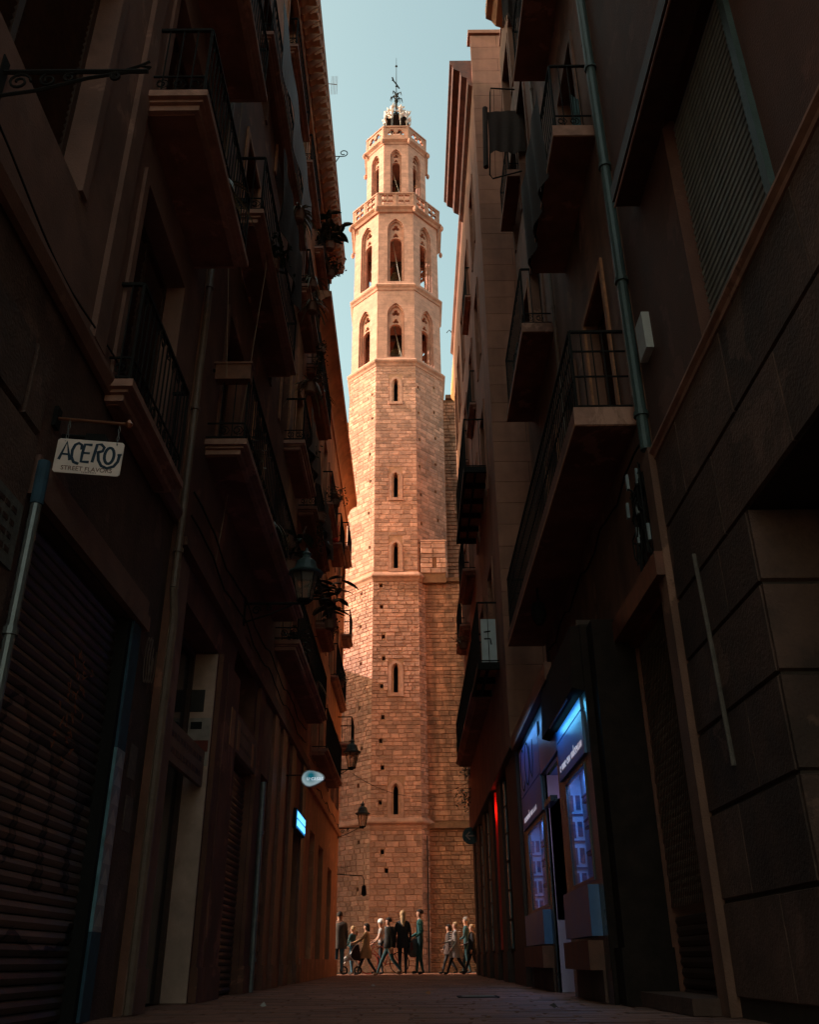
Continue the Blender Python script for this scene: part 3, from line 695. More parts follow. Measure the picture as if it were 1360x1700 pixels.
vpipe(L1, XL + .09, 5.22, .0, 3.1, .036, m_zinc, lab='shiny zinc downpipe with a blue sleeve on top'); q = MB(); q.tube([(XL + .09, 5.22, 3.101), (XL + .09, 5.22, 3.42)], .044, 12); q.build('pipe_sleeve', MATS['dark_blue_paint'], L1)
vpipe(L1, XL + .08, 8.68, 3.9, 13.5, .04, m_pipe)
q = MB(); q.tube([(XL + .08, 8.68, 3.9), (XL + .10, 8.75, 3.6), (XL + .10, 8.75, 0)], .045, 8); q.build('downpipe', m_pipe, L1)
balcony(L1, -1, XL, -2.30, 6.15, 7.97, 4.60, 1.05, True)
balcony(L1, -1, XL, -1.93, 5.9, 8.3, 7.80, .95, True, th=.18)
balcony(L1, -1, XL, -1.93, 5.9, 8.5, 10.95, .95, True, th=.18)
balcony(L1, -1, XL, -1.93, 5.9, 8.5, 14.3, .95, False, th=.18)
q = MB(); q.box(XL - 5, XL + .15, -3, 8.7, 19.0, 19.2); q.build('roof', m_pot, L1)
cbl = MB(); cbl.tube([(XL + .04, y_, 4.95 + .08 * math.sin(y_ * 2.2)) for y_ in [2.6 + .2 * i for i in range(30)]], .008, 4); cbl.build('cable', m_iron, L1)

# ---------------- L2: dark red house
XM = -2.5
L2 = house('red_stucco_house', 'tall dark red stuccoed house on the left with stacked iron balconies and bracketed cornice', (-3, 15, 0))
gops = [(9.15, 11.2, -.05, 4.0), (12.55, 14.25, -.05, 3.0), (14.95, 16.0, -.05, 3.2), (19.4, 20.6, -.05, 3.3)]
garch = [rarch(13.2, .95, 3.62, 3.9), rarch(16.5, .6, 3.5, 3.9)]
floors = [(5.95, 5.96), (9.5, 9.5), (13.5, 13.5), (17.55, 17.55)]
uops = []
for y0 in (9.9, 12.2, 14.5, 16.5, 18.9):
    for z in (6.12, 9.66, 13.66, 17.7): uops.append((y0, y0 + 1.05, z if not (z < 7 and y0 > 15) else 5.7, (z if not (z < 7 and y0 > 15) else 5.7) + (2.35 if z < 17 else 1.9)))
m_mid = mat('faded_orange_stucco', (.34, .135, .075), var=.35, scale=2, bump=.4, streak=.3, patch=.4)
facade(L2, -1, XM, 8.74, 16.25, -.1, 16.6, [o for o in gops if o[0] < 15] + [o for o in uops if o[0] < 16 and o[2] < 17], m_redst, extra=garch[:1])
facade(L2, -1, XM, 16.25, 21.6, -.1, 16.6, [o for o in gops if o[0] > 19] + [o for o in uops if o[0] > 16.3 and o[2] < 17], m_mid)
facade(L2, -1, XM, 8.74, 21.6, 16.6, 20.0, [o for o in uops if o[2] > 17], m_or)  # top storey coloured orange in place of light bounced from across the street
for o_ in uops: opening(L2, -1, XM, *o_, trim=m_edge if random.random() < .5 else m_redst)
opening(L2, -1, XM, 9.15, 11.17, .0, 3.98, 'door', depth=.34); opening(L2, -1, XM, 14.95, 16.0, 0, 3.2, 'door'); opening(L2, -1, XM, 19.4, 20.6, 0, 3.3, 'door')
shutter(L2, -1, XM, 12.56, 14.24, .02, 2.98, .085, mat('rusty_brown_slat', (.10, .055, .04), rough=.5, metal=.2, var=.5, scale=5))
for (a, b, z0, z1, m, nm) in ((11.25, 11.6, 0, 4.0, m_redst, 'pillar'), (8.75, 9.12, 0, 4.3, m_paint, 'pillar'), (11.65, 12.5, 0, 4.0, m_redst, 'pillar'), (14.3, 14.8, 0, 4.4, m_redst, 'pillar'), (16.05, 16.5, 0, 4.4, m_wood2, 'wooden_pilaster'), (17.15, 17.8, 0, 4.4, m_wood2, 'wooden_pilaster'), (18.6, 19.3, 0, 4.4, m_wood2, 'wooden_pilaster'), (20.7, 21.3, 0, 4.4, m_wood2, 'wooden_pilaster')):
    q = MB(); q.box(XM, XM + .06, a, b, z0, z1); q.box(XM, XM + .09, a - .02, b + .02, 0, .35); q.build(nm, m, L2)
def signboard(x, y0, y1, z0, z1, m, label, rows=2):
    q = MB(); q.box(x, x + .05, y0, y1, z0, z1); o = tag(q.build('shop_sign', m), label, 'sign')
    q = MB()
    for i in range(rows):
        yy = y0 + .1
        while yy < y1 - .2:
            l = random.uniform(.05, .16); zc = z1 - (z1 - z0) * (i + .75) / (rows + .5); q.box(x + .051, x + .054, yy, yy + l, zc - .03, zc + .03); yy += l + .05
    q.build('faded_print', m_wood, o, kind='stuff'); return o
q = MB(); q.box(-2.90, -2.502, 11.17, 11.197, 0, 3.97); q.build('white_jamb', m_white2, L2)
q = MB(); q.box(-2.80, -2.62, 11.155, 11.168, 3.22, 3.5); tag(q.build('dark_poster', mat('dark_notice', (.05, .035, .03), var=.4)), 'dark square poster high on the white doorway jamb', 'poster')
q = MB(); q.box(-2.89, -2.51, 11.155, 11.168, 2.55, 3.14); nb = tag(q.build('printed_notice', mat('pale_notice', (.34, .25, .22), var=.25, scale=9)), 'pale printed notice with a red band on the white doorway jamb', 'notice')
q = MB(); q.box(-2.88, -2.52, 11.150, 11.154, 2.72, 2.86); q.build('red_band', mat('red_print', (.16, .03, .02), var=.2), nb); q = MB(); q.box(-2.76, -2.62, 11.150, 11.154, 3.0, 3.09); q.build('dark_print', m_dark, nb)
signboard(XM - .10, 9.16, 11.16, 2.30, 2.72, mat('brown_signboard', (0.208, 0.111, 0.072), var=.3), 'low brown signboard with faded print above the narrow dark door')
signboard(XM + .001, 12.5, 14.28, 3.02, 3.52, MATS['brown_signboard'], 'brown signboard with faded print above the second roller shutter on the left')
for (a, b, c, d) in ((12.02, 12.3, 3.0, 3.5),):
    q = MB(); q.box(XM + .062, XM + .07, a, b, c, d); tag(q.build('notice', mat('tan_notice', (.40, .17, .08), var=.3)), 'small tan notice pasted on the pillar left of the second roller shutter', 'notice')
for i, (a, b, c, d) in enumerate(((12.6, 12.78, 3.06, 3.46), (13.85, 14.0, 3.06, 3.4))):
    q = MB(); q.box(XM + .052, XM + .06, a, b, c, d); tag(q.build('paper_strip', MATS['tan_notice']), ('orange paper strip at the near end of the brown signboard', 'orange paper strip at the far end of the brown signboard')[i], 'notice')
vpipe(L2, XM + .1, 14.86, 0, 3.0, .045, m_zinc)
q = MB(); q.box(XM, XM + .10, 8.74, 21.6, 4.42, 4.52); q.box(XM, XM + .06, 8.74, 21.6, 4.522, 4.68); q.build('string_course', m_redst, L2)
BL2 = [(9.34, 15.55, 5.95, -1.98, 1.05), (15.65, 21.5, 5.50, -2.03, .95), (15.2, 17.5, 9.5, -2.07, 1.0), (17.8, 21.4, 9.35, -2.08, 1.0), (9.3, 13.2, 9.7, -2.02, 1.05), (9.9, 15.1, 14.4, -2.25, 1.0), (15.2, 17.6, 13.5, -2.14, 1.0), (17.9, 21.3, 13.3, -2.16, 1.0), (12.5, 15.0, 17.7, -2.3, .9), (15.4, 17.6, 17.5, -2.27, .9), (18.2, 20.6, 17.4, -2.27, .9)]
for (a, b, z, xo, rl) in BL2: balcony(L2, -1, XM, xo, a, b, z, rl, True, th=.17, bars=.13)
# cornice with modillions
q = MB(); q.hexa([(XM, 8.75, 19.75), (-2.03, 8.75, 19.98), (-2.03, 21.75, 19.98), (XM, 21.75, 19.75), (XM, 8.75, 20.3), (-1.97, 8.75, 20.3), (-1.97, 21.75, 20.3), (XM, 21.75, 20.3)])
q.box(XM, XM + .12, 8.75, 21.7, 19.3, 19.74); q.build('cornice', m_or, L2)
mo = MB(); mo.hexa([(0, 0, -.30), (.05, 0, -.34), (.05, .16, -.34), (0, .16, -.30), (0, 0, 0), (.40, 0, -.02), (.40, .16, -.02), (0, .16, 0)]); mo.hexa([(0.2, .02, -.28), (.36, .02, -.2), (.36, .14, -.2), (.2, .14, -.28), (.2, .02, -.12), (.38, .02, -.05), (.38, .14, -.05), (.2, .14, -.12)])
mom = mo.mesh('modillion', m_or); yy = 8.9
while yy < 21.6:
    o = bpy.data.objects.new('modillion', mom); COL.objects.link(o); o.parent = L2; o.location = (XM + .13 + 3, yy - 15, 19.74 + .12); yy += .34
q = MB(); q.box(XM - 6, XM - .1, 8.75, 21.6, 20.3, 20.4); q.build('roof', m_pot, L2)
# set-back storey, out of view, put up to keep sun off the right row
q = MB(); q.box(-12, -4.6, -3, 21.6, 19.3, 26.5); q.build('sun_block_attic', m_redst, L2)

# ---------------- L3: orange house at the corner
L3 = house('orange_corner_house', 'orange stuccoed house at the far left street corner with rounded cornice', (-3, 27, 0))
uo = []
for y0 in (22.3, 24.2, 26.3, 28.4, 30.2):
    for z in (4.9, 8.4, 11.95): uo.append((y0, y0 + 1.0, z, z + 2.2))
go = [(23.0, 24.2, -.05, 3.3), (25.3, 26.6, -.05, 3.2), (28.2, 29.6, -.05, 2.9)]
facade(L3, -1, XM, 21.62, 32.0, -.1, 16.8, uo + go, m_or)
for o_ in uo: opening(L3, -1, XM, *o_, trim=m_or)
for o_ in go: opening(L3, -1, XM, o_[0], o_[1], 0, o_[3], 'door')
q = MB(); q.box(-7.5, XM - .42, 21.7, 31.99, 0, 16.8); q.build('side_wall', m_or, L3)
prof = [(XM, 16.2)] + [(XM + .36 * (1 - math.cos(R(t))) + 0, 16.25 + .62 * math.sin(R(t)) * 1.0) for t in range(10, 91, 10)] + [(XM + .38, 17.05), (XM, 17.1)]
q = MB(); q.extrude_y(prof, 19.4, 32.25); q.build('cornice', m_or, L3)
for (e, z0, z1) in ((.05, 15.9, 16.15), (.08, 4.15, 4.32), (.07, 0, .45)): q = MB(); q.box(XM, XM + e, 21.62, 32.02, z0, z1); q.build('moulding', m_or, L3)
for (a, b, z, xo, rl) in ((22.2, 24.4, 8.2, -2.15, 1), (24.9, 26.6, 11.75, -2.09, 1), (29.4, 31.3, 13.7, -2.2, .95), (27.1, 31.3, 8.2, -2.27, 1.05), (30.3, 31.6, 10.65, -2.12, .9), (30.3, 31.7, 6.8, -1.98, .9), (22.2, 24.4, 11.75, -2.15, 1), (22.5, 27.5, 5.0, -2.08, 1)):
    balcony(L3, -1, XM, xo, a, b, z, rl, False, th=.15, bars=.15, corb=False)
q = MB(); q.box(-7.5, XM + .0, 21.7, 32.1, 17.1, 17.2); q.build('roof', m_pot, L3)
q = MB(); q.box(-9, -4.6, 21.7, 29.3, 17.3, 26.5); q.build('sun_block_attic', m_or, L3)  # unseen upper box, added to shade the ashlar house's street wall

# ---------------- R1: near right house with big shutter
XR = 2.5
R1 = house('brown_stucco_house', 'brown stuccoed house nearest on the right with a large slatted shutter window', (3, 4, 0))
facade(R1, 1, XR, -3, 7.86, 4.9, 20, [(4.42, 6.14, 4.96, 7.75), (4.42, 6.14, 10.2, 12.8), (1.2, 3.2, 4.96, 7.75), (1.2, 3.2, 10.2, 12.8)], m_r1)
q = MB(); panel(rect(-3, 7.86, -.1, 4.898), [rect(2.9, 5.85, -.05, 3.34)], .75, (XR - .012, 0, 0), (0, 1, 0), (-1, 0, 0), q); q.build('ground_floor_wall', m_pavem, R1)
q = MB(); q.box(XR + .8, XR + 4, -3, 7.8, -.05, 4.85); q.build('interior', m_dark, R1)
opening(R1, 1, XR, 2.9, 5.85, 0, 3.33, 'door', depth=.55)
zc = [.12, .8, 1.46, 2.11, 2.76, 3.34, 4.08, 4.86]
for i in range(len(zc) - 1):
    za, zb_ = zc[i] + .009, zc[i + 1] - .009
    edges = ([5.85, 7.0, 7.72] if i % 2 else [5.85, 6.5, 7.72]) if i < 5 else ([2.0, 3.4, 4.9, 6.3, 7.72] if i % 2 else [1.2, 2.8, 4.2, 5.7, 7.0, 7.72])
    for a, b in zip(edges, edges[1:]):
        q = MB(); q.ct = random.random(); a += 0 if (i < 5 and a == 5.85) else .004; b -= .004; jj = [random.uniform(0, .006) for _ in range(8)]
        q.hexa([(XR - .01, a, za), (XR - .01, b, za), (XR - .042 + jj[0] * .4, b - .004 - jj[1], za + .008 + jj[2]), (XR - .042 + jj[3] * .4, a + .004, za + .008 + jj[4]), (XR - .01, a, zb_), (XR - .01, b, zb_), (XR - .042 + jj[5] * .4, b - .004 - jj[6], zb_ - .012 - jj[7]), (XR - .042, a + .004, zb_ - .008 - jj[1])])
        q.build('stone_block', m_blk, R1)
    if i < 5:                                                        # blocks returning into the recess
        q = MB(); q.ct = random.random(); q.hexa([(XR - .03, 5.85, za), (XR + .7, 5.85, za), (XR + .7, 5.815, za + .015), (XR - .03, 5.815, za + .015), (XR - .03, 5.85, zb_), (XR + .7, 5.85, zb_), (XR + .7, 5.815, zb_ - .015), (XR - .03, 5.815, zb_ - .015)]); q.build('stone_block', m_blk, R1)
for z0 in (4.97, 10.21):
    louvre(R1, 1, XR, 4.50, 6.08, z0, z0 + 2.72, .078, m_grey, .12)
    q = MB(); q.box(XR - .045, XR + .12, 4.40, 4.49, z0, z0 + 2.75); q.build('shutter_frame', m_teal, R1)
    q = MB(); q.box(XR - .012, XR + .12, 6.09, 6.12, z0, z0 + 2.75); q.build('shutter_frame', m_r1, R1)
    q = MB(); q.box(XR + .13, XR + .2, 4.42, 6.14, z0, z0 + 2.75); q.build('shutter_backing', m_dark, R1)
louvre(R1, 1, XR, 1.2, 3.2, 4.97, 7.7, .078, m_grey, .12)
q = MB(); q.extrude_y([(XR, 4.86), (XR - .05, 4.86), (XR - .055, 4.90), (XR - .09, 4.93), (XR - .09, 4.955), (XR, 4.96)], -3, 7.75); q.build('ledge', m_slabe, R1)
q = MB(); q.box(XR, 2.24, -2, 7.1, 7.62, 7.70); q.box(XR, 2.22, -2, 7.12, 7.702, 7.9); q.build('hood', m_wood, R1)
q = MB(); q.box(2.236, 2.222, -2, 7.1, 7.60, 7.618); q.build('hood_edge', m_slabe, R1)
q = MB(); q.box(XR, 2.30, 3.9, 6.9, 12.95, 13.1); q.build('hood', m_wood, R1)
vpipe(R1, XR - .07, 7.88, 5.05, 20, .06, m_teal, lab='teal painted downpipe at the joint of two houses')
q = MB(); q.box(XR - .10, XR, 7.74, 8.0, 0, 5.0); q.build('corner_moulding', m_r2, R1)
q = MB(); q.tube([(XR - .06, 7.02, 3.5), (XR - .06, 6.95, 2.6), (XR - .06, 6.9, 1.7)], .02, 6); q.build('conduit', mat('grey_conduit', (.13, .095, .08), var=.4, scale=9), R1)
q = MB(); q.box(XR - .08, XR, 7.35, 7.62, 5.95, 6.4); tag(q.build('meter_box', mat('white_plastic', (.45, .42, .42), var=.15)), 'small white meter box on the right wall behind the teal pipe', 'box')
q = MB(); q.box(XR, XR + 6, -3, 7.8, 20, 20.2); q.build('roof', m_pot, R1)

# ---------------- R2: balcony house over the shop
R2 = house('tan_balcony_house', 'tan stuccoed house on the right with deep balconies above the blue lit shop', (3, 12, 0))
u2 = []
for y0 in (8.9, 12.9, 14.4) :
    for z in (5.85, 10.35, 14.9, 18.6): u2.append((y0, y0 + 1.15, z, z + (2.5 if z < 18 else 2.0)))
u2.append((11.0, 12.1, 5.85, 8.3))
facade(R2, 1, XR, 7.9, 15.8, 3.9, 22, u2, m_r2)
for o_ in u2: opening(R2, 1, XR, *o_, trim=m_edge if random.random() < .4 else m_r2)
q = MB(); q.box(XR, XR + 5, 15.8, 15.85, 3.9, 22); q.build('end_wall', m_r2, R2)
for (a, b, z, xo, rl, lad) in ((8.32, 16.0, 5.62, 1.83, 1.08, True), (8.32, 10.95, 10.12, 1.95, 1.25, False), (12.35, 15.2, 10.05, 1.98, 1.25, False), (14.1, 15.75, 15.65, 2.2, 1.0, False), (8.32, 10.9, 14.55, 1.95, 1.1, False), (8.32, 10.9, 18.4, 2.0, 1.1, False)):
    balcony(R2, 1, XR, xo, a, b, z, rl, not lad, th=.24 if lad else .20, ladder=lad, plain=True)
q = MB(); q.extrude_y([(XR, 21.6), (2.3, 21.7), (2.2, 21.9), (2.06, 22.0), (2.06, 22.3), (XR, 22.3)], 7.9, 14.8); q.build('cornice', m_or, R2)
q = MB(); q.box(XR, XR + 6, 7.9, 15.8, 22.3, 22.4); q.build('roof', m_pot, R2)
vpipe(R2, XR - .05, 11.9, 6.2, 21.5, .03, m_pipe); vpipe(R2, XR - .04, 8.15, 5.9, 21, .02, m_pipe)
# ground floor: pillar, mesh grille bay
q = MB(); q.box(XR - .42, XR + .05, 9.75, 10.05, 0, 3.9); q.box(XR - .46, XR + .06, 9.71, 10.08, 0, .5); q.build('pillar', mat('near_black_paint', (.026, .016, .013), rough=.9, spec=.1, var=.4, scale=5), R2)
q = MB(); q.box(XR - .01, XR + .5, 7.9, 9.745, 3.55, 3.9); q.box(XR + .051, XR + .5, 9.75, 9.9, 0, 3.9); q.box(2.32, XR, 7.75, 11.0, 3.62, 3.86); q.build('wooden_lintel', m_wood2, R2)
q = MB(); q.box(XR + .45, XR + .5, 7.9, 9.745, 0, 3.55); q.build('back_panel', m_dark, R2)
shutter(R2, 1, XR, 8.02, 9.72, .06, .8, .09, m_shut, 'slat', .12)
gr = MB()
for i in range(-28, 46):
    for sg in (1, -1):
        a = 8.02 + (i * .062); b = a + sg * 1.0
        # clip the slanted wire to the bay
        P = []
        for t in [k / 18 for k in range(19)]:
            yy = a + sg * t * 1.05 if sg == 1 else a + 1.05 - t * 1.05
            zz = .85 + t * 2.7
            if 8.02 <= yy <= 9.72: P.append((XR + .08 + (.004 if sg > 0 else 0), yy, zz))
        if len(P) > 1: gr.tube([P[0], P[-1]], .005, 3, cap=False)
gr.build('mesh_grille', mat('grille_wire', (.08, .045, .03), rough=.4, metal=.6), R2)
q = MB(); q.box(2.18, XR + .06, 7.95, 9.7, 0, .12); q.build('step', m_blk, R2)

# ---------------- blue shop
shop = thing('blue_shopfront', 'glossy dark blue shopfront with two windows lit by added lamps and script lettering', 'shopfront', (2.1, 13, 0))
XS = 2.0
m_blue = mat('glossy_blue_panel', (.018, .11, .34), rough=.38, var=.3, scale=2, bump=.05, spec=.8)
m_blued = mat('dark_blue_frame', (.008, .013, .022), rough=.3, var=.3, spec=.6)
q = MB(); panel(rect(10.1, 17.0, -.1, 3.95), [rect(10.5, 11.92, 1.18, 2.44), rect(12.5, 13.9, -.05, 2.9), rect(14.2, 16.2, 1.1, 2.36)], .05, (XS, 0, 0), (0, 1, 0), (-1, 0, 0), q); q.build('front_panel', m_blued, shop)
for (a, b, c, d) in ((10.3, 12.2, 2.50, 2.98), (10.3, 12.2, 3.0, 3.14), (12.22, 14.0, 2.93, 3.5), (14.02, 16.6, 2.42, 2.95), (14.02, 16.6, 2.97, 3.75), (10.35, 12.1, .62, 1.12), (14.1, 16.4, .6, 1.05)):
    q = MB(); dd = .12 if d < 1.2 else .03; q.box(XS - dd, XS - .001, a, b, c, d); q.build('fascia_panel', m_blue, shop)
for (a, b) in ((10.4, 12.1), (14.1, 16.4)):
    q = MB(); q.box(XS - .16, XS - .0, a, b, .3, .58); q.build('plinth', m_wood2, shop)
    q = MB(); q.box(XS - .03, XS + .02, a, b, 0, .298); q.build('kick_stone', m_blk, shop)
m_pane = bpy.data.materials.new('shop_glass'); m_pane.use_nodes = True; pn = m_pane.node_tree; pn.nodes.clear()
tr_ = pn.nodes.new('ShaderNodeBsdfTransparent'); tr_.inputs[0].default_value = (.75, .85, 1, 1); gl = pn.nodes.new('ShaderNodeBsdfGlossy'); gl.inputs['Roughness'].default_value = .03
mxs = pn.nodes.new('ShaderNodeMixShader'); oo = pn.nodes.new('ShaderNodeOutputMaterial')
mxs.inputs[0].default_value = .16; pn.links.new(tr_.outputs[0], mxs.inputs[1]); pn.links.new(gl.outputs[0], mxs.inputs[2]); pn.links.new(mxs.outputs[0], oo.inputs[0])
m_refl = mat('pale_blue_reflection', (.50, .56, .72), var=.35, scale=2.5, stain=.25)
m_lil = mat('lilac_interior', (.55, .42, .52), var=.1)
for (a, b, c, d) in ((10.5, 11.92, 1.18, 2.44), (14.2, 16.2, 1.1, 2.36)):
    q = MB(); e = .03
    q.box(XS - .012, XS + .04, a, a + e, c, d); q.box(XS - .012, XS + .04, b - e, b, c, d); q.box(XS - .012, XS + .04, a + e, b - e, d - e, d); q.box(XS - .012, XS + .04, a + e, b - e, c, c + e); wn = q.build('window', m_blued, shop)
    q = MB(); q.box(XS + .0, XS + .006, a + e, b - e, c + e, d - e); q.build('pane', m_pane, wn)
    # facade reflection drawn as dark shapes on an added pale box behind the pane
    q = MB(); q.box(XS + .24, XS + .27, a - .3, b + .3, c - .2, d + .2); q.build('reflection_backdrop', m_refl, shop)
    q = MB()
    for i in range(3):
        for j in range(4):
            yy = a + (b - a) * (i + .3) / 3; zz = c + .1 + (d - c) * j / 4; q.box(XS + .232, XS + .239, yy, yy + (b - a) * .15, zz, zz + .21)
            q.box(XS + .19, XS + .232, yy - .08, yy + (b - a) * .15 + .10, zz - .045, zz - .02)
    for zz in (c + .02, c + .42, c + .80, c + 1.1): q.box(XS + .222, XS + .239, a - .2, b + .2, zz, zz + .022)
    for zz in (c + .0, c + .30, c + .62, c + .95):
        q.box(XS + .075, XS + .125, b + .268, b + .279, zz, zz + .2); q.box(XS + .155, XS + .215, b + .268, b + .279, zz + .02, zz + .2); q.box(XS + .065, XS + .235, b + .262, b + .279, zz - .05, zz - .03)
    q.build('reflected_facade', mat('reflected_facade_blue', (.06, .08, .16), var=.3), shop, kind='stuff')
    q = MB(); q.box(XS + .06, XS + .239, a - .3, a - .28, c - .2, d + .2); q.box(XS + .06, XS + .239, b + .28, b + .3, c - .2, d + .2); q.box(XS + .06, XS + .239, a - .28, b + .28, c - .2, c - .18); q.box(XS + .06, XS + .239, a - .28, b + .28, d + .18, d + .2); q.build('reflection_box', m_refl, shop)
    lt = bpy.data.lights.new('reflection_fill_lamp', 'AREA'); lt.energy = 5.0; lt.color = (.22, .52, 1.0); lt.shape = 'RECTANGLE'; lt.size = .12; lt.size_y = (b - a) * .9  # added lamp, brightens the drawn reflection with blue
    lo = bpy.data.objects.new('reflection_fill_lamp', lt); COL.objects.link(lo); lo.location = (XS + .22, (a + b) / 2, d + .16); lo.parent = shop; lo.location = (XS + .15 - 2.1, (a + b) / 2 - 13, d + .16)
q = MB(); q.hexa([(1.86, 10.1, 3.2), (2.0, 10.1, 3.16), (2.0, 12.8, 3.16), (1.86, 12.8, 3.2), (1.90, 10.1, 3.94), (2.0, 10.1, 3.94), (2.0, 12.8, 3.94), (1.90, 12.8, 3.94)]); q.build('awning_box', MATS['near_black_paint'], shop)
q = MB(); q.tube([(1.86, 10.5, 3.17), (1.86, 12.0, 3.17)], .012, 6); q.build('lamp_bar', m_blued, shop)
for (ya, yb, zz, en, cc) in ((10.4, 12.1, 3.14, 1.5, (.12, .58, 1.0)), (14.0, 16.2, 3.9, 2.0, (.12, .45, 1.0))):
    lt = bpy.data.lights.new('fascia_lamp', 'AREA'); lt.energy = en; lt.color = cc; lt.shape = 'RECTANGLE'; lt.size = .05; lt.size_y = yb - ya
    lo = bpy.data.objects.new('fascia_lamp', lt); COL.objects.link(lo); lo.parent = shop; lo.location = ((1.83 if ya < 12 else 1.68) - 2.1, (ya + yb) / 2 - 13, zz); lo.rotation_euler = (0, R(-35), 0)
q = MB(); q.box(XS, XR + .05, 10.06, 10.099, 0, 3.95); q.build('side_panel', MATS['near_black_paint'], shop)
# recessed doorway with lilac lit jamb
q = MB(); q.box(XS + .02, XS + 1.1, 13.9, 13.95, 0, 2.9); q.build('door_jamb', m_lil, shop)
q = MB(); q.box(XS + 1.1, XS + 1.15, 12.4, 13.95, 0, 2.9); q.build('door_back', m_blued, shop)
q = MB(); q.box(XS + .125, XS + 1.1, 12.4, 12.46, 0, 2.9); q.box(XS + .1, XS + 1.1, 12.46, 13.9, 2.9, 2.95); q.build('door_reveal', m_blue, shop)
q = MB(); q.box(XS - .02, XS + .08, 13.2, 13.9, 2.42, 2.5); q.build('transom', m_blued, shop)
lt = bpy.data.lights.new('doorway_lamp', 'POINT'); lt.energy = 2.2; lt.color = (.7, .6, 1.0); lt.shadow_soft_size = .08
lo = bpy.data.objects.new('doorway_lamp', lt); COL.objects.link(lo); lo.parent = shop; lo.location = (XS + .5 - 2.1, 13.2 - 13, 2.1)
rk = MB()
for yy in (13.55, 13.75):
    rk.tube([(XS + .3, yy, .4), (XS + .3, yy, 1.9)], .01, 4)
for zz in (.6, .95, 1.3, 1.65, 1.9): rk.tube([(XS + .3, 13.55, zz), (XS + .3, 13.75, zz)], .008, 4)
for k in range(4): rk.tube([(XS + .3, 13.55, .6 + .35 * k), (XS + .3, 13.75, .95 + .35 * k)], .006, 4)
tag(rk.build('metal_rack', m_iron), 'slim black metal rack standing in the lilac lit shop doorway', 'rack')
# lettering on the fascia (cursive strokes)
lw_ = MB(); mt = frame_mt((XS - .034, 16.45, 3.0), (0, -1, 0), (0, 0, 1))
ribbon(lw_, arc(.35, .38, .28, .34, 60, 320, 16), .035, mt); ribbon(lw_, arc(.95, .38, .28, .34, 0, 360, 18), .035, mt); ribbon(lw_, [(1.3, .6), (1.35, .2), (1.55, .05), (1.7, .3), (1.75, .62)], .035, mt)
lw_.build('script_letters', m_dark, shop)
m_ltr = mat('white_letters', (.8, .72, .74), var=.1, emit=((.9, .75, .85), .12))
for (y0, z0, wd) in ((12.05, 2.60, 1.6), (16.3, 2.52, 1.6)):
    lw_ = MB(); mt = frame_mt((XS - .034, y0, z0), (0, -1, 0), (0, 0, 1)); x = 0
    while x < wd:
        h = random.choice((.07, .07, .12)); k = random.choice((0, 1, 2))
        if k == 0: ribbon(lw_, arc(x + .03, .035, .03, .035, 0, 300, 8), .014, mt)
        elif k == 1: ribbon(lw_, [(x, 0), (x + .02, h), (x + .04, 0)], .014, mt)
        else: ribbon(lw_, [(x, .07), (x + .015, 0), (x + .045, .01), (x + .055, .07)], .014, mt)
        x += .085 if random.random() < .85 else .16
    lw_.build('small_letters', m_ltr, shop)
q = MB(); q.box(XS - .02, XR, 10.1, 17.0, 3.952, 4.02); q.build('shop_roof', m_wood, shop)
q = MB(); q.box(XS - .12, XS - .02, 12.2, 17.0, 3.9, 4.15); q.build('roof_edge', m_wood2, shop)

# ---------------- R3: tall ashlar building
R3 = house('ashlar_house', 'tall buff ashlar building on the right with a deep dark cornice', (3, 23, 0)); X3 = 1.87
o3 = []
for y0 in (18.6, 21.2, 24.0, 26.6, 28.6):
    for z in (6.05, 10.3, 14.2, 18.0): o3.append((y0, y0 + 1.05, z, z + 2.4))
facade(R3, 1, X3, 17.02, 30.4, 4.0, 23.2, o3, m_r3s)
for o_ in o3: opening(R3, 1, X3, *o_, trim=m_r3s)
q = MB(); q.box(X3 + .02, 7, 17.03, 17.3, 4.0, 24.5); q.build('flank_core', m_pavem, R3)
z = 4.05; row = 0
while z < 24.3:
    xe = [X3, X3 + .75, X3 + 1.7, X3 + 2.9] if row % 2 else [X3, X3 + 1.25, X3 + 2.2, X3 + 2.9]
    for a, b in zip(xe, xe[1:]):
        q = MB(); q.ct = .5 + random.uniform(-.16, .16); a_ = a + (.005 if a > X3 else 0); q.box(a_, b - .005, 17.0, 17.03, z + .005, z + .505); q.build('ashlar_block', m_r3, R3)
    z += .51; row += 1
q = MB(); q.box(X3 - .06, 7, 16.95, 17.4, 24.51, 24.65); q.build('parapet_cap', m_r3s, R3)
pr = [(X3, 22.4), (X3 - .12, 22.5), (X3 - .14, 22.75), (X3 - .3, 22.85), (X3 - .34, 23.05), (X3 - .52, 23.15), (X3 - .55, 23.3), (X3 - .62, 23.35), (X3 - .62, 23.5), (X3, 23.5)]
q = MB(); q.extrude_y(pr, 17.1, 22.3); q.build('cornice', m_wood2, R3)
q = MB(); q.extrude_y([(X3, 23.0), (X3 - .1, 23.1), (X3 - .1, 23.2), (X3, 23.2)], 22.32, 30.4); q.build('eave', m_r3s, R3)
q = MB(); q.box(X3, 7, 17.3, 30.4, 23.51, 23.6); q.build('roof', m_pot, R3)
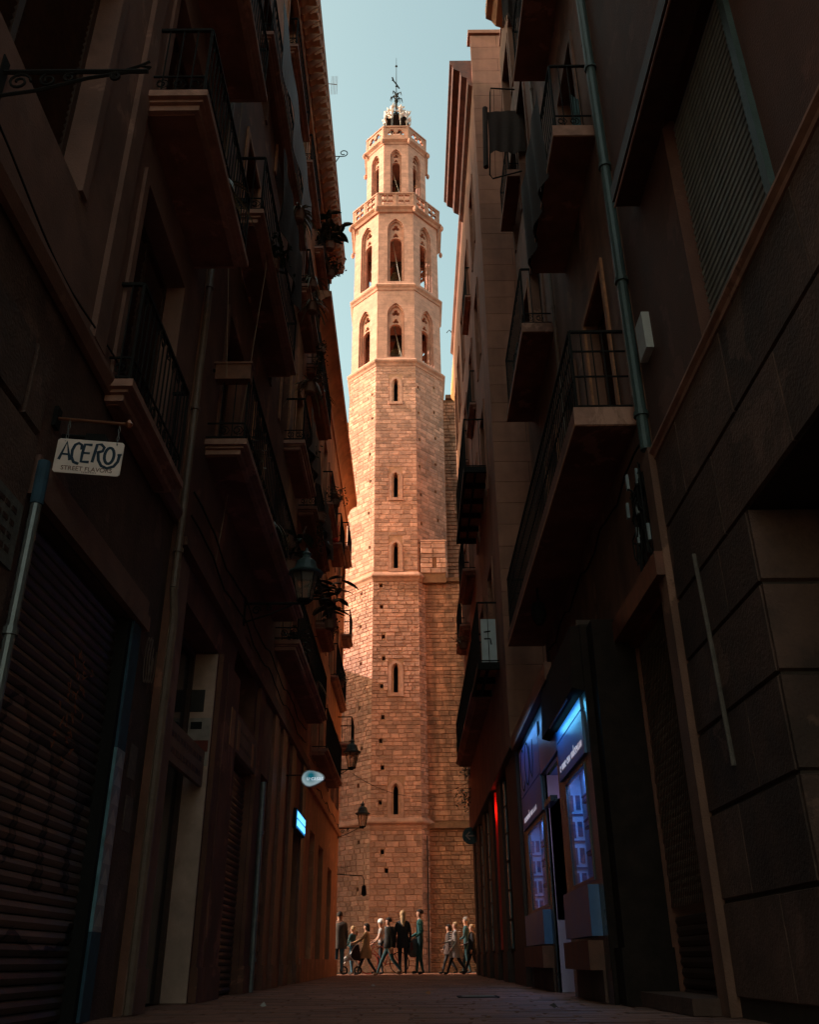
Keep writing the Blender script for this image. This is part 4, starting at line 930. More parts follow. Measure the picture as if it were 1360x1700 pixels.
for (a, b, z, xo, rl, gd) in ((18.5, 22.6, 10.75, 1.3, 1.35, True), (18.2, 20.4, 5.85, 1.41, 1.35, True), (20.45, 28.8, 5.85, 1.41, 1.2, False), (23.4, 26.0, 10.2, 1.5, 1.3, False), (26.4, 29.2, 9.6, 1.55, 1.2, False), (20.8, 22.6, 14.1, 1.7, 1.1, False), (24.0, 26, 14.1, 1.7, 1.1, False), (20.8, 22.6, 17.9, 1.7, 1.1, False)):
    balcony(R3, 1, X3, xo, a, b, z, rl, False, th=.15, bars=.14, corb=False, grid=gd)
# ground floor piers and dark glazing
q = MB(); q.box(2.1, 3.5, 17.0, 30.4, 0, 4.0); q.build('shop_back', m_dark, R3)
for i, (a, b) in enumerate(((17.05, 18.9), (20.3, 21.3), (22.6, 23.6), (25.0, 26.0), (27.4, 28.4), (29.6, 30.4))):
    q = MB(); q.box(1.95, 2.2, a, b, 0, 3.95); q.box(1.92, 2.21, a - .02, b + .02, 0, .55); q.build('pier', m_wood, R3)
    if i:
        q = MB()
        for k in range(6): q.box(1.99, 2.02, a - .5, a - .06, .6 + k * .55, 1.1 + k * .55)
        q.build('glass_strip', mat('teal_glass', (.05, .09, .11), rough=.15, spec=.8, var=.2), R3)
q = MB(); q.box(1.85, 2.2, 17.0, 30.4, 3.96, 4.0); q.build('beam', m_wood, R3)
q = MB(); q.box(1.93, 2.19, 21.6, 21.68, .6, 3.9); q.build('red_lit_panel', mat('red_panel', (.5, .05, .03), var=.2), R3)
lt = bpy.data.lights.new('red_shop_lamp', 'POINT'); lt.energy = 2.2; lt.color = (1, .05, .03); lt.shadow_soft_size = .05
lo = bpy.data.objects.new('red_shop_lamp', lt); COL.objects.link(lo); lo.parent = R3; lo.location = (2.0 - 3, 21.45 - 23, 3.5)

# ---------------- R4: sunlit corner building
R4 = house('ochre_corner_house', 'ochre building in sunlight beyond the ashlar house at the square', (4, 33, 0))
o4 = [(y0, y0 + 1.0, z, z + 2.2) for y0 in (31.2, 33.6) for z in (5, 9, 13, 17, 21)]
facade(R4, 1, 2.5, 30.45, 35.6, 0, 24.2, o4, m_r4)
for o_ in o4: opening(R4, 1, 2.5, *o_, trim=m_r4)
q = MB(); q.extrude_y([(2.5, 23.6), (2.36, 23.75), (2.3, 24.1), (2.05, 24.4), (2.02, 24.7), (2.5, 24.75)], 30.4, 35.7); q.build('cornice', m_r4, R4)
q = MB(); q.box(2.92, 6, 35.2, 35.6, 0, 24.2); q.box(2.5, 6, 30.5, 35.6, 24.76, 24.85); q.build('end_wall', m_r4, R4)

# ==================================================================== small things
# ---- hanging sign
sg = thing('hanging_sign', 'pale rectangular hanging sign with dark lettering ACERO STREET FLAVORS on two chains', 'sign', (-2.55, 5.45, 3.9))
q = MB(); q.tube([(-2.56, 5.45, 3.92), (-2.02, 5.43, 3.85)], .013, 8); q.lathe([(.008, -.03), (.03, 0), (.008, .035)], (-2.01, 5.43, 3.85), 8); q.build('rod', mat('copper_rod', (.42, .16, .09), rough=.3, metal=.8, var=.2), sg)
q = MB(); q.box(-2.56, -2.53, 5.41, 5.49, 3.84, 4.0); q.build('wall_plate', m_iron, sg)
mts = frame_mt((-2.26, 5.44, 3.585), (math.cos(R(1.5)), .05, -.07), (.02, -.02, 1)); 
bw, bh = .235, .135
o_ = [(-bw + .015, -bh), (bw - .015, -bh), (bw, -bh + .015), (bw, bh - .015), (bw - .015, bh), (-bw + .015, bh), (-bw, bh - .015), (-bw, -bh + .015)]
me = curve_mesh(o_, [foil(-.185, .118, .006, 4, 0, 8), foil(.185, .118, .006, 4, 0, 8)], .008); q = MB(); q.addmesh(me, mts)
q.build('board', mat('pale_sign_board', (.80, .58, .52), rough=.45, var=.22, scale=4, bump=.05), sg)
q = MB(); mf = mts.copy() @ Matrix.Translation((0, 0, .005)); w_ = .021
L = lambda pts, ww=w_: ribbon(q, pts, ww, mf, .002)
L([(-.205, -.035), (-.168, .108), (-.128, -.035)]); L([(-.19, .01), (-.142, .01)], .015)
L([(-.058, .055), (-.062, .092), (-.085, .105), (-.108, .09), (-.122, .045), (-.118, -.01), (-.098, -.048), (-.062, -.06)])
L([(.012, .098), (-.04, .098), (-.048, .03), (-.048, -.04), (.008, -.04)]); L([(-.045, .03), (.004, .03)], .016)
L([(.03, -.04), (.045, .105), (.075, .108), (.098, .085), (.09, .055), (.052, .04)]); L([(.06, .04), (.072, -.02), (.098, -.062), (.14, -.078), (.185, -.06), (.208, -.02), (.214, .035)]); L([(.198, .034), (.228, .038)], .014)
L(arc(.142, .022, .033, .064, 0, 360, 18))
q.build('letters', mat('navy_lettering', (.02, .035, .06), var=.1), sg)
me = text_mb('STREET FLAVORS', .047, .002); q = MB(); q.addmesh(me, mf @ Matrix.Translation((.0, -.098, 0))); 
for i in range(9): 
    ribbon(q, [(-.03 + i * .012, -.122), (-.024 + i * .012, -.122)], .006, mf, .002)
q.build('small_letters', mat('brown_lettering', (.16, .05, .03), var=.1), sg)
for x, zt in ((-2.44, 3.905), (-2.075, 3.86)):
    q = MB(); zb = 3.70 if x < -2.3 else 3.685; n = 5
    for i in range(n):
        zc = zt - (zt - zb) * (i + .5) / n; rr = (zt - zb) / n * .62; a = Vector((.35, 0, 0)) if i % 2 else Vector((0, .35, 0))
        q.tube([Vector((x, 5.44, zc)) + Vector((a.x * rr * math.cos(t), a.y * rr * math.cos(t), rr * math.sin(t))) for t in [2 * math.pi * k / 8 for k in range(9)]], .0028, 4, cap=False)
    q.build('chain', m_zinc, sg)
q = MB(); q.tube([(-2.55, 5.6, 3.86), (-2.3, 5.6, 3.84)], .018, 6); q.hexa([(-2.36, 5.55, 3.80), (-2.2, 5.55, 3.78), (-2.2, 5.65, 3.78), (-2.36, 5.65, 3.80), (-2.36, 5.56, 3.86), (-2.22, 5.56, 3.85), (-2.22, 5.64, 3.85), (-2.36, 5.64, 3.86)])
tag(q.build('sign_spotlight', m_iron), 'small dark spotlight arm behind the hanging sign', 'spotlight')

# ---- wrought iron bracket at top left
q = MB(); Yb = 3.78; mb_ = frame_mt((-2.55, Yb, 5.43), (1, 0, 0), (0, 0, 1))
T = lambda pts, rr=.009: q.tube([mb_ @ Vector((a, b, 0)) for a, b in pts], rr, 5)
T([(0, 0), (.92, 0)], .016); T([(0, -.22), (.25, -.17), (.55, -.06), (.8, -.005)], .012); T(scroll(.12, -.09, .075, 1.5, 18, 0)); T(scroll(.30, -.075, .055, 1.4, 16, 2)); T(scroll(.43, -.055, .04, 1.3, 14, 1)); T(scroll(.72, -.045, .035, 1.6, 16, 1.2), .012)
T([(.75, .0), (.86, .05), (.93, .035), (.9, .0)]); T([(.86, .05), (.92, .09)])
q.box(-2.565, -2.54, Yb - .04, Yb + .04, 5.15, 5.55)
tag(q.build('iron_bracket', m_iron), 'ornate black wrought iron wall bracket with scrolls at the top left', 'bracket')

# ---- street lanterns
def lantern(loc, label, sc, wall_x, group='wall lanterns along the alley', slat=True):
    t = thing('street_lantern', label, 'lamp', (loc[0], loc[1], loc[2]), 0, group)
    x, y, z = loc; s = sc
    q = MB(); q.lathe([(.10 * s, .0), (.13 * s, .03 * s), (.05 * s, .05 * s)], (x, y, z), 6)
    for k in range(6):
        a = k * math.pi / 3 + .3; q.tube([(x + .11 * s * math.cos(a), y + .11 * s * math.sin(a), z + .03 * s), (x + .205 * s * math.cos(a), y + .205 * s * math.sin(a), z + .46 * s)], .011 * s, 4)
    q.build('frame', m_iron, t)
    q = MB(); q.lathe([(.105 * s, .035 * s), (.195 * s, .45 * s)], (x, y, z), 6, rot=.3); q.build('glass', m_lglass, t)
    q = MB(); q.lathe([(.25 * s, .44 * s), (.27 * s, .46 * s), (.27 * s, .48 * s), (.20 * s, .50 * s), (.17 * s, .58 * s), (.15 * s, .66 * s), (.07 * s, .72 * s), (.06 * s, .76 * s), (.085 * s, .79 * s), (.03 * s, .84 * s), (.012 * s, .9 * s)], (x, y, z), 12); q.build('hood', m_teal, t)
    q = MB(); mbk = frame_mt((wall_x, y, z - .02 * s), (1, 0, 0), (0, 0, 1)); ln = x - wall_x
    T = lambda pts, rr=.012: q.tube([mbk @ Vector((a, b, 0)) for a, b in pts], rr * s, 5)
    T([(0, 0), (ln + .05, 0)], .02); T([(0, -.3), (ln * .4, -.18), (ln * .8, -.02)]); T(scroll(ln * .2, -.11, .07, 1.4, 16)); T(scroll(ln * .42, -.07, .05, 1.4, 16, 1)); T([(ln, 0), (ln, .05)], .02)
    q.box(wall_x - .01, wall_x + .02, y - .04, y + .04, z - .36, z + .08); q.build('bracket', m_iron, t)
m_lglass = bpy.data.materials.new('lantern_glass'); m_lglass.use_nodes = True; b_ = m_lglass.node_tree.nodes['Principled BSDF']; b_.inputs['Base Color'].default_value = (.75, .6, .5, 1); b_.inputs['Roughness'].default_value = .15; b_.inputs['Transmission Weight'].default_value = .85; b_.inputs['IOR'].default_value = 1.05
lantern((-1.60, 12.65, 5.25), 'large old street lantern with teal hood hanging over the rubber plant', 1.0, XM)
lantern((-1.82, 27.7, 5.62), 'dark street lantern on a scrolled bracket in front of the pale tower stones', 1.05, XM)
lantern((-1.67, 31.6, 4.42), 'smaller lantern low beside the ground string course of the tower', .95, XM)
t = thing('spiked_bracket', 'black iron arm with a row of spikes and a hanging lamp at the left corner', 'bracket', (-2.5, 31.8, 3))
q = MB(); q.tube([(-2.5, 31.8, 2.98), (-1.66, 31.8, 2.92), (-1.6, 31.8, 2.8), (-1.6, 31.8, 2.5)], .018, 5); q.build('arm', m_iron, t)
q = MB(); q.lathe([(.03, .34), (.07, .3), (.09, .05), (.03, 0)], (-1.6, 31.8, 2.3), 8); q.build('lamp', m_iron, t)
q = MB()
for i in range(6): q.tube([(-2.5 + .06 * i, 31.8, 2.98), (-2.52 + .07 * i, 31.8, 3.25)], .01, 4)
q.tube([(-2.5, 31.8, 3.2), (-2.15, 31.8, 3.2)], .01, 4); q.build('spikes', m_iron, t)

# ---- illuminated signs on the left
t = thing('lit_estate_sign', 'glowing teal bubble shaped projecting sign reading u-casas', 'sign', (-1.95, 18.2, 3.64))
oo_ = [(-.24 + .0, 0)]; oo_ = []
for k in range(40):
    a = 2 * math.pi * k / 40; p1 = (-.07 + .17 * math.cos(a), .165 * math.sin(a))
    rr = max(0, math.cos(a)); oo_.append((p1[0] + rr ** .8 * .13, p1[1] * (1 - .28 * rr) + .02 * rr))
me = curve_mesh(oo_, [], .09); mu = frame_mt((-1.95, 18.2, 3.64), (1, .0, 0), (0, 0, 1)); q = MB(); q.addmesh(me, mu); q.build('sign_case', mat('white_sign_rim', (.6, .58, .6), var=.1), t)
m_ts = bpy.data.materials.new('teal_light_panel'); m_ts.use_nodes = True; n_ = m_ts.node_tree; b_ = n_.nodes['Principled BSDF']
tc = n_.nodes.new('ShaderNodeTexCoord'); gr_ = n_.nodes.new('ShaderNodeTexGradient'); gr_.gradient_type = 'SPHERICAL'; mp = n_.nodes.new('ShaderNodeMapping'); mp.inputs['Location'].default_value = (.3, 0, -.3); mp.inputs['Scale'].default_value = (6.2, 0, 6.2); cr = n_.nodes.new('ShaderNodeValToRGB')
cr.color_ramp.elements[0].color = (.42, .55, .60, 1); cr.color_ramp.elements[1].color = (.0, .16, .22, 1); cr.color_ramp.elements[1].position = .75
n_.links.new(tc.outputs['Object'], mp.inputs[0]); n_.links.new(mp.outputs[0], gr_.inputs[0]); n_.links.new(gr_.outputs[0], cr.inputs[0]); n_.links.new(cr.outputs[0], b_.inputs['Base Color']); n_.links.new(cr.outputs[0], b_.inputs['Emission Color']); b_.inputs['Emission Strength'].default_value = .17
me = curve_mesh([(a * .9 - .004, b * .88) for a, b in oo_], [], .004); q = MB(); q.addmesh(me, mu @ Matrix.Translation((0, 0, .048))); q.build('light_panel', m_ts, t)
me = text_mb('u\u00b7casas', .12, .004); q = MB(); q.addmesh(me, mu @ Matrix.Translation((.035, .0, .053))); q.build('letters', mat('lit_white_letters', (.9, .9, .9), var=.05, emit=((.8, .9, 1), .18)), t)
q = MB(); q.tube([(-2.5, 18.24, 3.72), (-1.95, 18.24, 3.72)], .012, 5); q.build('arm', m_iron, t)
t = thing('neon_sign', 'small bright blue lit sign panel flat on the left wall under the teal bubble sign', 'sign', (-2.36, 20, 3.1))
q = MB(); q.box(-2.5, -2.38, 19.2, 20.85, 2.84, 3.24); q.build('case', m_dark, t)
q = MB(); q.box(-2.379, -2.37, 19.24, 20.81, 2.87, 3.21); q.build('light_panel', mat('blue_light_panel', (.02, .12, .3), var=.3, emit=((.01, .12, .30), .35)), t)
q = MB()
for j in range(2):
    y_ = 19.3
    while y_ < 20.7:
        wd = random.uniform(.04, .1); q.tube([(-2.365, y_, 2.9 + j * .16), (-2.365, y_ + wd * .3, 3.02 + j * .16), (-2.365, y_ + wd, 2.92 + j * .16)], .013, 4); y_ += .15
q.build('neon_tubes', mat('blue_neon', (.3, .5, .8), var=.05, emit=((.10, .42, .9), .9)), t, kind='stuff')

# ---- round arrow sign, right
t = thing('arrow_sign', 'round dark teal traffic sign with a white arrow pointing left', 'sign', (1.8, 29, 3.82))
q = MB(); me = curve_mesh([(.25 * math.cos(a * .1963), .25 * math.sin(a * .1963)) for a in range(32)], [], .012); ma = frame_mt((1.80, 29, 3.82), (1, 0, 0), (0, 0, 1)); q.addmesh(me, ma); q.build('disc', mat('teal_sign_face', (.02, .055, .075), rough=.4, var=.1), t)
q = MB(); mf2 = ma @ Matrix.Translation((0, 0, .008)); ribbon(q, [(-.13, 0), (.15, 0)], .045, mf2, .003); ribbon(q, [(-.02, .11), (-.14, 0), (-.02, -.11)], .045, mf2, .003); q.build('arrow', mat('white_arrow', (.5, .4, .36), var=.1), t)
q = MB(); q.tube([(1.8, 29.02, 3.82), (2.0, 29.02, 3.85)], .015, 5); q.build('arm', m_iron, t)

# ---- cable across the alley
q = MB(); a = Vector((-1.8, 27.8, 5.5)); b = Vector((1.9, 29.5, 5.55)); pts = []
for i in range(25):
    k = i / 24; p = a.lerp(b, k); p.z -= 1.05 * 4 * k * (1 - k) * (.55 + .0 * k); pts.append(p)
q.tube(pts, .008, 4); tag(q.build('overhead_cable', m_iron), 'thin black cable sagging across the alley in front of the tower', 'cable')

# ---- iron hook and antenna on the left roof, hook on the right
q = MB(); mh = frame_mt((-2.45, 18.0, 20.7), (1, 0, 0), (0, 0, 1)); T = lambda pts, rr=.014: q.tube([mh @ Vector((a, b, 0)) for a, b in pts], rr, 5)
T([(0, 0), (.62, 0)]); T([(.32, -.5), (.55, 0)]); T([(.62, 0)] + [(.66 + .13 * math.sin(R(t_)) * (1 - t_ / 700), .13 - .13 * math.cos(R(t_)) * (1 - t_ / 700)) for t_ in range(20, 420, 25)])
q.box(-2.5, -2.44, 17.97, 18.03, 20.2, 20.9); tag(q.build('scroll_hook', m_iron), 'black iron hook with a curled tip projecting from the left cornice', 'hook')
q = MB(); q.tube([(-2.6, 17, 20.3), (-2.6, 17, 22.5), (-1.95, 17, 22.4)], .012, 4)
for i in range(5): q.tube([(-2.1 + .04 * i, 17, 22.0), (-2.1 + .04 * i, 17, 22.75)], .006, 3)
tag(q.build('roof_antenna', mat('pale_aluminium', (.6, .4, .35), metal=.4, var=.1)), 'small television antenna above the left roof edge', 'antenna')
q = MB(); q.tube([(2.4, 31.2, 24.65), (1.95, 31.2, 24.7), (1.8, 31.2, 24.95), (1.68, 31.2, 24.8)], .02, 5); q.tube([(2.1, 31.2, 24.65), (2.0, 31.2, 25.0), (1.85, 31.2, 24.85)], .014, 5); tag(q.build('gutter_hook', m_iron), 'bent black iron hook on the sunlit right eave', 'hook')

# ---- cloths, blinds, laundry
def cloth(name, label, cat, x0, x1, y0, y1, z0, z1, m, along='y', wav=.04, fringe=False):
    q = MB(); n = 24; k = 8; th = .006; P = []
    for i in range(n + 1):
        row = []
        for j in range(k + 1):
            a = i / n; b = j / k; w = wav * math.sin(a * 19 + b * 2) * (.4 + b) 
            row.append(Vector((x0 + (x1 - x0) * a + (w if along == 'y' else 0), y0 + (y1 - y0) * a + (w if along == 'x' else 0), z1 + (z0 - z1) * b + (0.05 * math.sin(a * 7) if b > .9 else 0))))
        P.append(row)
    nn = Vector((th, 0, 0)) if along == 'y' else Vector((0, th, 0))
    for i in range(n):
        for j in range(k): q.hexa([P[i][j + 1], P[i + 1][j + 1], P[i + 1][j + 1] + nn, P[i][j + 1] + nn, P[i][j], P[i + 1][j], P[i + 1][j] + nn, P[i][j] + nn])
    if fringe:
        for i in range(n): q.tube([P[i][k], P[i][k] + Vector((0, 0, -.16))], .012, 3)
    return tag(q.build(name, m), label, cat)
cloth('rolled_blind', 'long dark slatted blind draped over the upper right balcony railing', 'blind', 1.90, 1.90, 8.9, 10.9, 10.0, 11.75, m_clothd)
cloth('rolled_blind', 'dark blind hanging over the near upper left balcony railing', 'blind', -1.84, -1.84, 9.5, 11.8, 10.0, 11.3, m_clothd)
cloth('rolled_blind', 'brown slatted blind hung over a high balcony rail at the upper left', 'blind', -2.17, -2.17, 10.1, 14.9, 14.6, 15.7, m_wood)
cloth('fringed_awning', 'dark fringed awning cloth hanging at the very top right', 'awning', 1.8, 2.4, 10.6, 10.7, 15.9, 17.3, m_clothd, 'x', .05, True)
rk = thing('drying_rack', 'wire drying rack with a dark sheet high on the right', 'rack', (2.2, 14, 17))
q = MB(); q.tube([(2.5, 14, 18.3), (1.95, 14, 18.35), (1.93, 14, 18.2), (1.80, 14, 15.6), (1.86, 14, 15.48), (2.5, 14.0, 15.7)], .018, 5); q.tube([(2.02, 14, 18.3), (1.92, 14, 15.5)], .006, 3); q.tube([(2.2, 14, 18.3), (2.1, 14, 15.6)], .006, 3); q.build('frame', m_iron, rk)
cloth('hanging_sheet', 'dark brown sheet with small holes drying on the wire rack', 'cloth', 1.83, 2.62, 13.95, 13.9, 16.2, 17.5, m_clothd, 'x', .018)
q = MB(); q.tube([(1.78, 13.93, 17.6), (1.72, 13.93, 15.75)], .06, 7); tag(q.build('cloth_roll', m_clothd), 'dark roll of fabric hanging beside the brown sheet', 'cloth')
cloth('hanging_shirt', 'pale shirt hanging inside the small upper right balcony', 'cloth', 2.3, 2.45, 8.6, 8.7, 10.6, 11.3, mat('teal_fabric', (.06, .1, .11), var=.3), 'x', .02)
q = MB(); q.box(1.52, 1.84, 18.32, 18.36, 6.02, 7.0); tag(q.build('white_board', mat('white_panel', (.55, .56, .58), var=.15)), 'white panel with dark marks standing on the balcony with a gridded floor', 'panel')
bo = bpy.data.objects['white_board']; q = MB(); ribbon(q, [(-.1, .3), (.04, .32)], .03, frame_mt((1.68, 18.31, 6.4), (1, 0, 0), (0, 0, 1)), .006); ribbon(q, [(-.1, .15), (.03, .15), (.05, .02)], .03, frame_mt((1.68, 18.31, 6.4), (1, 0, 0), (0, 0, 1)), .006); q.build('mark', m_dark, bo)
q = MB(); q.lathe([(.09, 0), (.1, .1), (.1, .55), (.05, .6)], (-2.28, 24.96, 11.92), 8); q.lathe([(.09, 0), (.1, .1), (.1, .55), (.05, .6)], (-2.42, 25.05, 11.92), 8); tag(q.build('red_gas_bottle', mat('red_enamel', (.55, .03, .02), rough=.4, var=.1)), 'two red bottles on the far left balcony', 'bottle')

# ---- wires and fittings
q = MB(); random.seed(3)
for i in range(12):
    p = Vector((2.42, 8.3, 4.4)); pts = [p + Vector((random.uniform(-.08, .04), random.uniform(-.35, .3), random.uniform(-.6, .6))) for _ in range(7)]
    q.tube(pts, .010, 4)
tag(q.build('cable_tangle', m_iron), 'tangle of black cables on the right wall under the long balcony', 'cables')
q = MB()
for i in range(6): y_ = 8.0 + i * .13; z_ = 4.1 + .14 * (i * 5 % 7); q.box(2.36, 2.39, y_, y_ + .05, z_, z_ + .18)
tag(q.build('cable_tags', mat('grey_tag', (.25, .27, .29), var=.2)), 'pale labels clipped to the tangle of cables', 'tags')
t = thing('security_camera', 'small round security camera under the long right balcony', 'camera', (2.3, 13.1, 5.5)); q = MB(); q.lathe([(.02, .3), (.10, .26), (.12, .1), (.10, 0), (.05, -.08)], (2.0, 13.1, 5.1), 12); q.build('dome', m_iron, t); q = MB(); q.tube([(2.0, 13.1, 5.4), (2.0, 13.1, 5.62)], .02, 6); q.build('mount', m_iron, t)
for (x, y0, y1, z, sd) in ((-2.46, 9, 21, 4.9, 1), (-2.46, 9, 21, 5.2, 1), (2.46, 8.2, 15.5, 5.3, 1), (-2.46, 22, 31.5, 4.45, 1)):
    q = MB(); q.tube([(x, y0 + (y1 - y0) * i / 30, z + .06 * math.sin(i * .9) - .02 * (i % 3)) for i in range(31)], .012, 4)
    tag(q.build('wall_cable', m_iron), {4.9: 'black cable clipped along the left wall just above the shop signs', 5.2: 'second black cable running above the first along the left wall', 5.3: 'black cable running under the long right balcony', 4.45: 'black cable along the orange corner house'}[z], 'cable')
q = MB(); pts = [(-2.49, 10.5, 5.0), (-2.3, 10.4, 7.2), (-2.1, 10.2, 9.6), (-2.25, 10.3, 10.5)]; q.tube(pts, .006, 4); q.tube([(-2.4, 8.95, 12), (-2.38, 9.0, 9), (-2.3, 9.3, 7)], .006, 4); tag(q.build('loose_wire', mat('pale_wire', (.3, .18, .12), var=.2)), 'thin loose wire hanging between the left balconies', 'wire')

# ---- plants
def leaf(mb, base, d, ln, wd, droop, n=6):
    d = Vector(d).normalized(); side = d.cross(Vector((0, 0, 1))); 
    if side.length < .1: side = Vector((1, 0, 0))
    side.normalize(); prev = None; up = side.cross(d)
    for i in range(n + 1):
        k = i / n; p = Vector(base) + d * ln * k + Vector((0, 0, -droop * ln * k * k)); w = wd * math.sin(math.pi * min(1, .08 + k * .92)) ** .7 / 2
        a, b, c = p - side * w, p + side * w, p + up * w * .3
        if prev:
            b0 = len(mb.v); mb.v += [tuple(prev[0]), tuple(prev[1]), tuple(b), tuple(a), tuple(prev[2]), tuple(c)]
            mb.face([b0, b0 + 4, b0 + 5, b0 + 3]); mb.face([b0 + 4, b0 + 1, b0 + 2, b0 + 5])
        prev = (a, b, c)
def plant(name, label, loc, size, kind, m, n=26, pot=True, group=None):
    t = thing(name, label, 'plant', loc, 0, group); x, y, z = loc
    if pot: q = MB(); q.lathe([(.07, 0), (.11, .02), (.13, .2), (.15, .22), (.12, .22)], loc, 10); q.build('pot', m_pot, t); z += .2
    q = MB()
    if kind == 'strap':
        for i in range(n): a = random.random() * 6.28; leaf(q, (x, y, z), (math.cos(a), math.sin(a), random.uniform(.3, 1.4)), size * random.uniform(.6, 1.1), .035, random.uniform(.7, 1.5))
        q.build('leaves', m, t, kind='stuff')
    elif kind == 'broad':
        st = MB()
        for s in range(4):
            a = random.random() * 6.28; d = Vector((math.cos(a) * .4, math.sin(a) * .4, 1)).normalized(); top = Vector((x, y, z)) + d * size; st.tube([(x, y, z), top], [.018, .008], 5)
            for i in range(n // 4):
                k = .25 + .75 * i / (n // 4); p = Vector((x, y, z)).lerp(top, k); a2 = i * 2.4; lf = MB(); leaf(lf, p, (math.cos(a2), math.sin(a2), random.uniform(-.1, .6)), size * .38, size * .15, .4); lf.build('leaf', m, t)
        st.build('stem', m_wood, t)
    elif kind == 'bushy':
        for i in range(n * 8):
            p = Vector((x, y, z + size * .3)) + Vector((random.gauss(0, 1), random.gauss(0, 1), random.gauss(0, 1))) * size * .3; a = random.random() * 6.28
            leaf(q, p, (math.cos(a), math.sin(a), random.uniform(-.6, .6)), .09, .05, .3, 3)
        q.build('leaves', m, t, kind='stuff')
    elif kind == 'trail':
        for i in range(n):
            p = Vector((x + random.gauss(0, .06), y + random.gauss(0, .15), z)); ln = size * random.uniform(.4, 1.1)
            for j in range(int(ln / .05)):
                a = random.random() * 6.28; p = p + Vector((random.uniform(-.02, .02), random.uniform(-.02, .02), -.05)); leaf(q, p, (math.cos(a), math.sin(a), -.3), .06, .035, .3, 2)
        q.build('leaves', m, t, kind='stuff')
    return t
random.seed(11)
plant('spider_plant', 'pale dry spider plant spilling over the topmost left balcony corner', (-1.98, 12.0, 12.3), .55, 'strap', m_leaf2, 46)
plant('spider_plant', 'spider plant with drooping pale leaves on the middle left balcony', (-2.02, 14.9, 12.6), .5, 'strap', m_leaf2, 34)
plant('yucca_plant', 'tall spiky plant on a bare trunk above the small left balcony box', (-2.05, 15.4, 10.9), .55, 'strap', m_leaf2, 40)
plant('potted_palm', 'pale leaved potted palm hanging over the second left balcony rail', (-2.14, 15.5, 13.75), .6, 'strap', m_leaf2, 30)
plant('rubber_plant', 'broad leaved rubber plant in silhouette beside the large teal lantern', (-1.85, 19.5, 7.2), 1.15, 'broad', m_leaf, 40)
plant('rubber_plant', 'broad dark leaved plant high beside the left cornice against the sky', (-2.10, 18.4, 17.6), 1.1, 'broad', m_leaf, 28)
plant('potted_bush', 'round dark bush on the highest far left balcony', (-2.2, 19.6, 17.7), .5, 'bushy', m_leaf, 30)
plant('potted_bush', 'small bush with pale flowers on the left balcony under the rounded cornice', (-2.1, 22.6, 11.95), .45, 'bushy', m_leaf2, 20)
plant('trailing_plant', 'trailing plant hanging down the stacked left balconies', (-2.1, 17.4, 13.4), 1.5, 'trail', m_leaf, 16)
plant('trailing_plant', 'trailing vine spilling from the balcony above the teal lantern', (-2.05, 18.4, 9.4), 1.2, 'trail', m_leaf, 14)
plant('hanging_plant', 'leafy dark plant on the right wall above the round arrow sign', (1.72, 29.3, 4.9), .55, 'bushy', m_leaf, 26, False)
plant('hanging_plant', 'smaller leafy plant hanging higher on the right wall above the arrow sign', (1.78, 29.2, 5.7), .32, 'bushy', m_leaf, 16, False)
plant('potted_bush', 'pale flowering plant on the far right balcony near the tower', (1.62, 26.3, 8.9), .35, 'bushy', m_leaf2, 16)
plant('rubber_plant', 'leafy plant on the middle left balcony rail', (-2.0, 13.6, 6.1), .7, 'broad', m_leaf, 16)
for i, (yy, lab) in enumerate(((9.6, 'long brown planter box hung on the near end of the scrolled left balcony'),)):
    q = MB(); q.box(-2.45, -2.0, 9.30, 9.44, 6.98, 7.2); q.box(-2.47, -1.98, 9.28, 9.46, 7.2, 7.23); tag(q.build('planter_box', m_pot), lab, 'planter')

# ---- people
def skin_mesh(name, pts, edges, radii, sub=1, root=0):
    me = bpy.data.meshes.new(name); me.from_pydata(pts, edges, []); ob = bpy.data.objects.new(name, me); COL.objects.link(ob)
    ob.modifiers.new('s', 'SKIN'); me.skin_vertices
    if not me.skin_vertices: bpy.context.view_layer.update()
    for i, rr in enumerate(radii):
        v = me.skin_vertices[0].data[i]; v.radius = (rr[0], rr[1]) if isinstance(rr, tuple) else (rr, rr); v.use_root = (i == root)
    md = ob.modifiers.new('sub', 'SUBSURF'); md.levels = sub; md.render_levels = sub
    dg = bpy.context.evaluated_depsgraph_get(); dg.update(); out = bpy.data.meshes.new_from_object(ob.evaluated_get(dg)); bpy.data.objects.remove(ob); bpy.data.meshes.remove(me); return out
PM = {}
def pm(nm, c, rough=.85): return mat('person_' + nm, c, rough=rough, var=.2, scale=14, bump=.3, fine=90)
SKIN = pm('skin', (.42, .20, .13), .5)
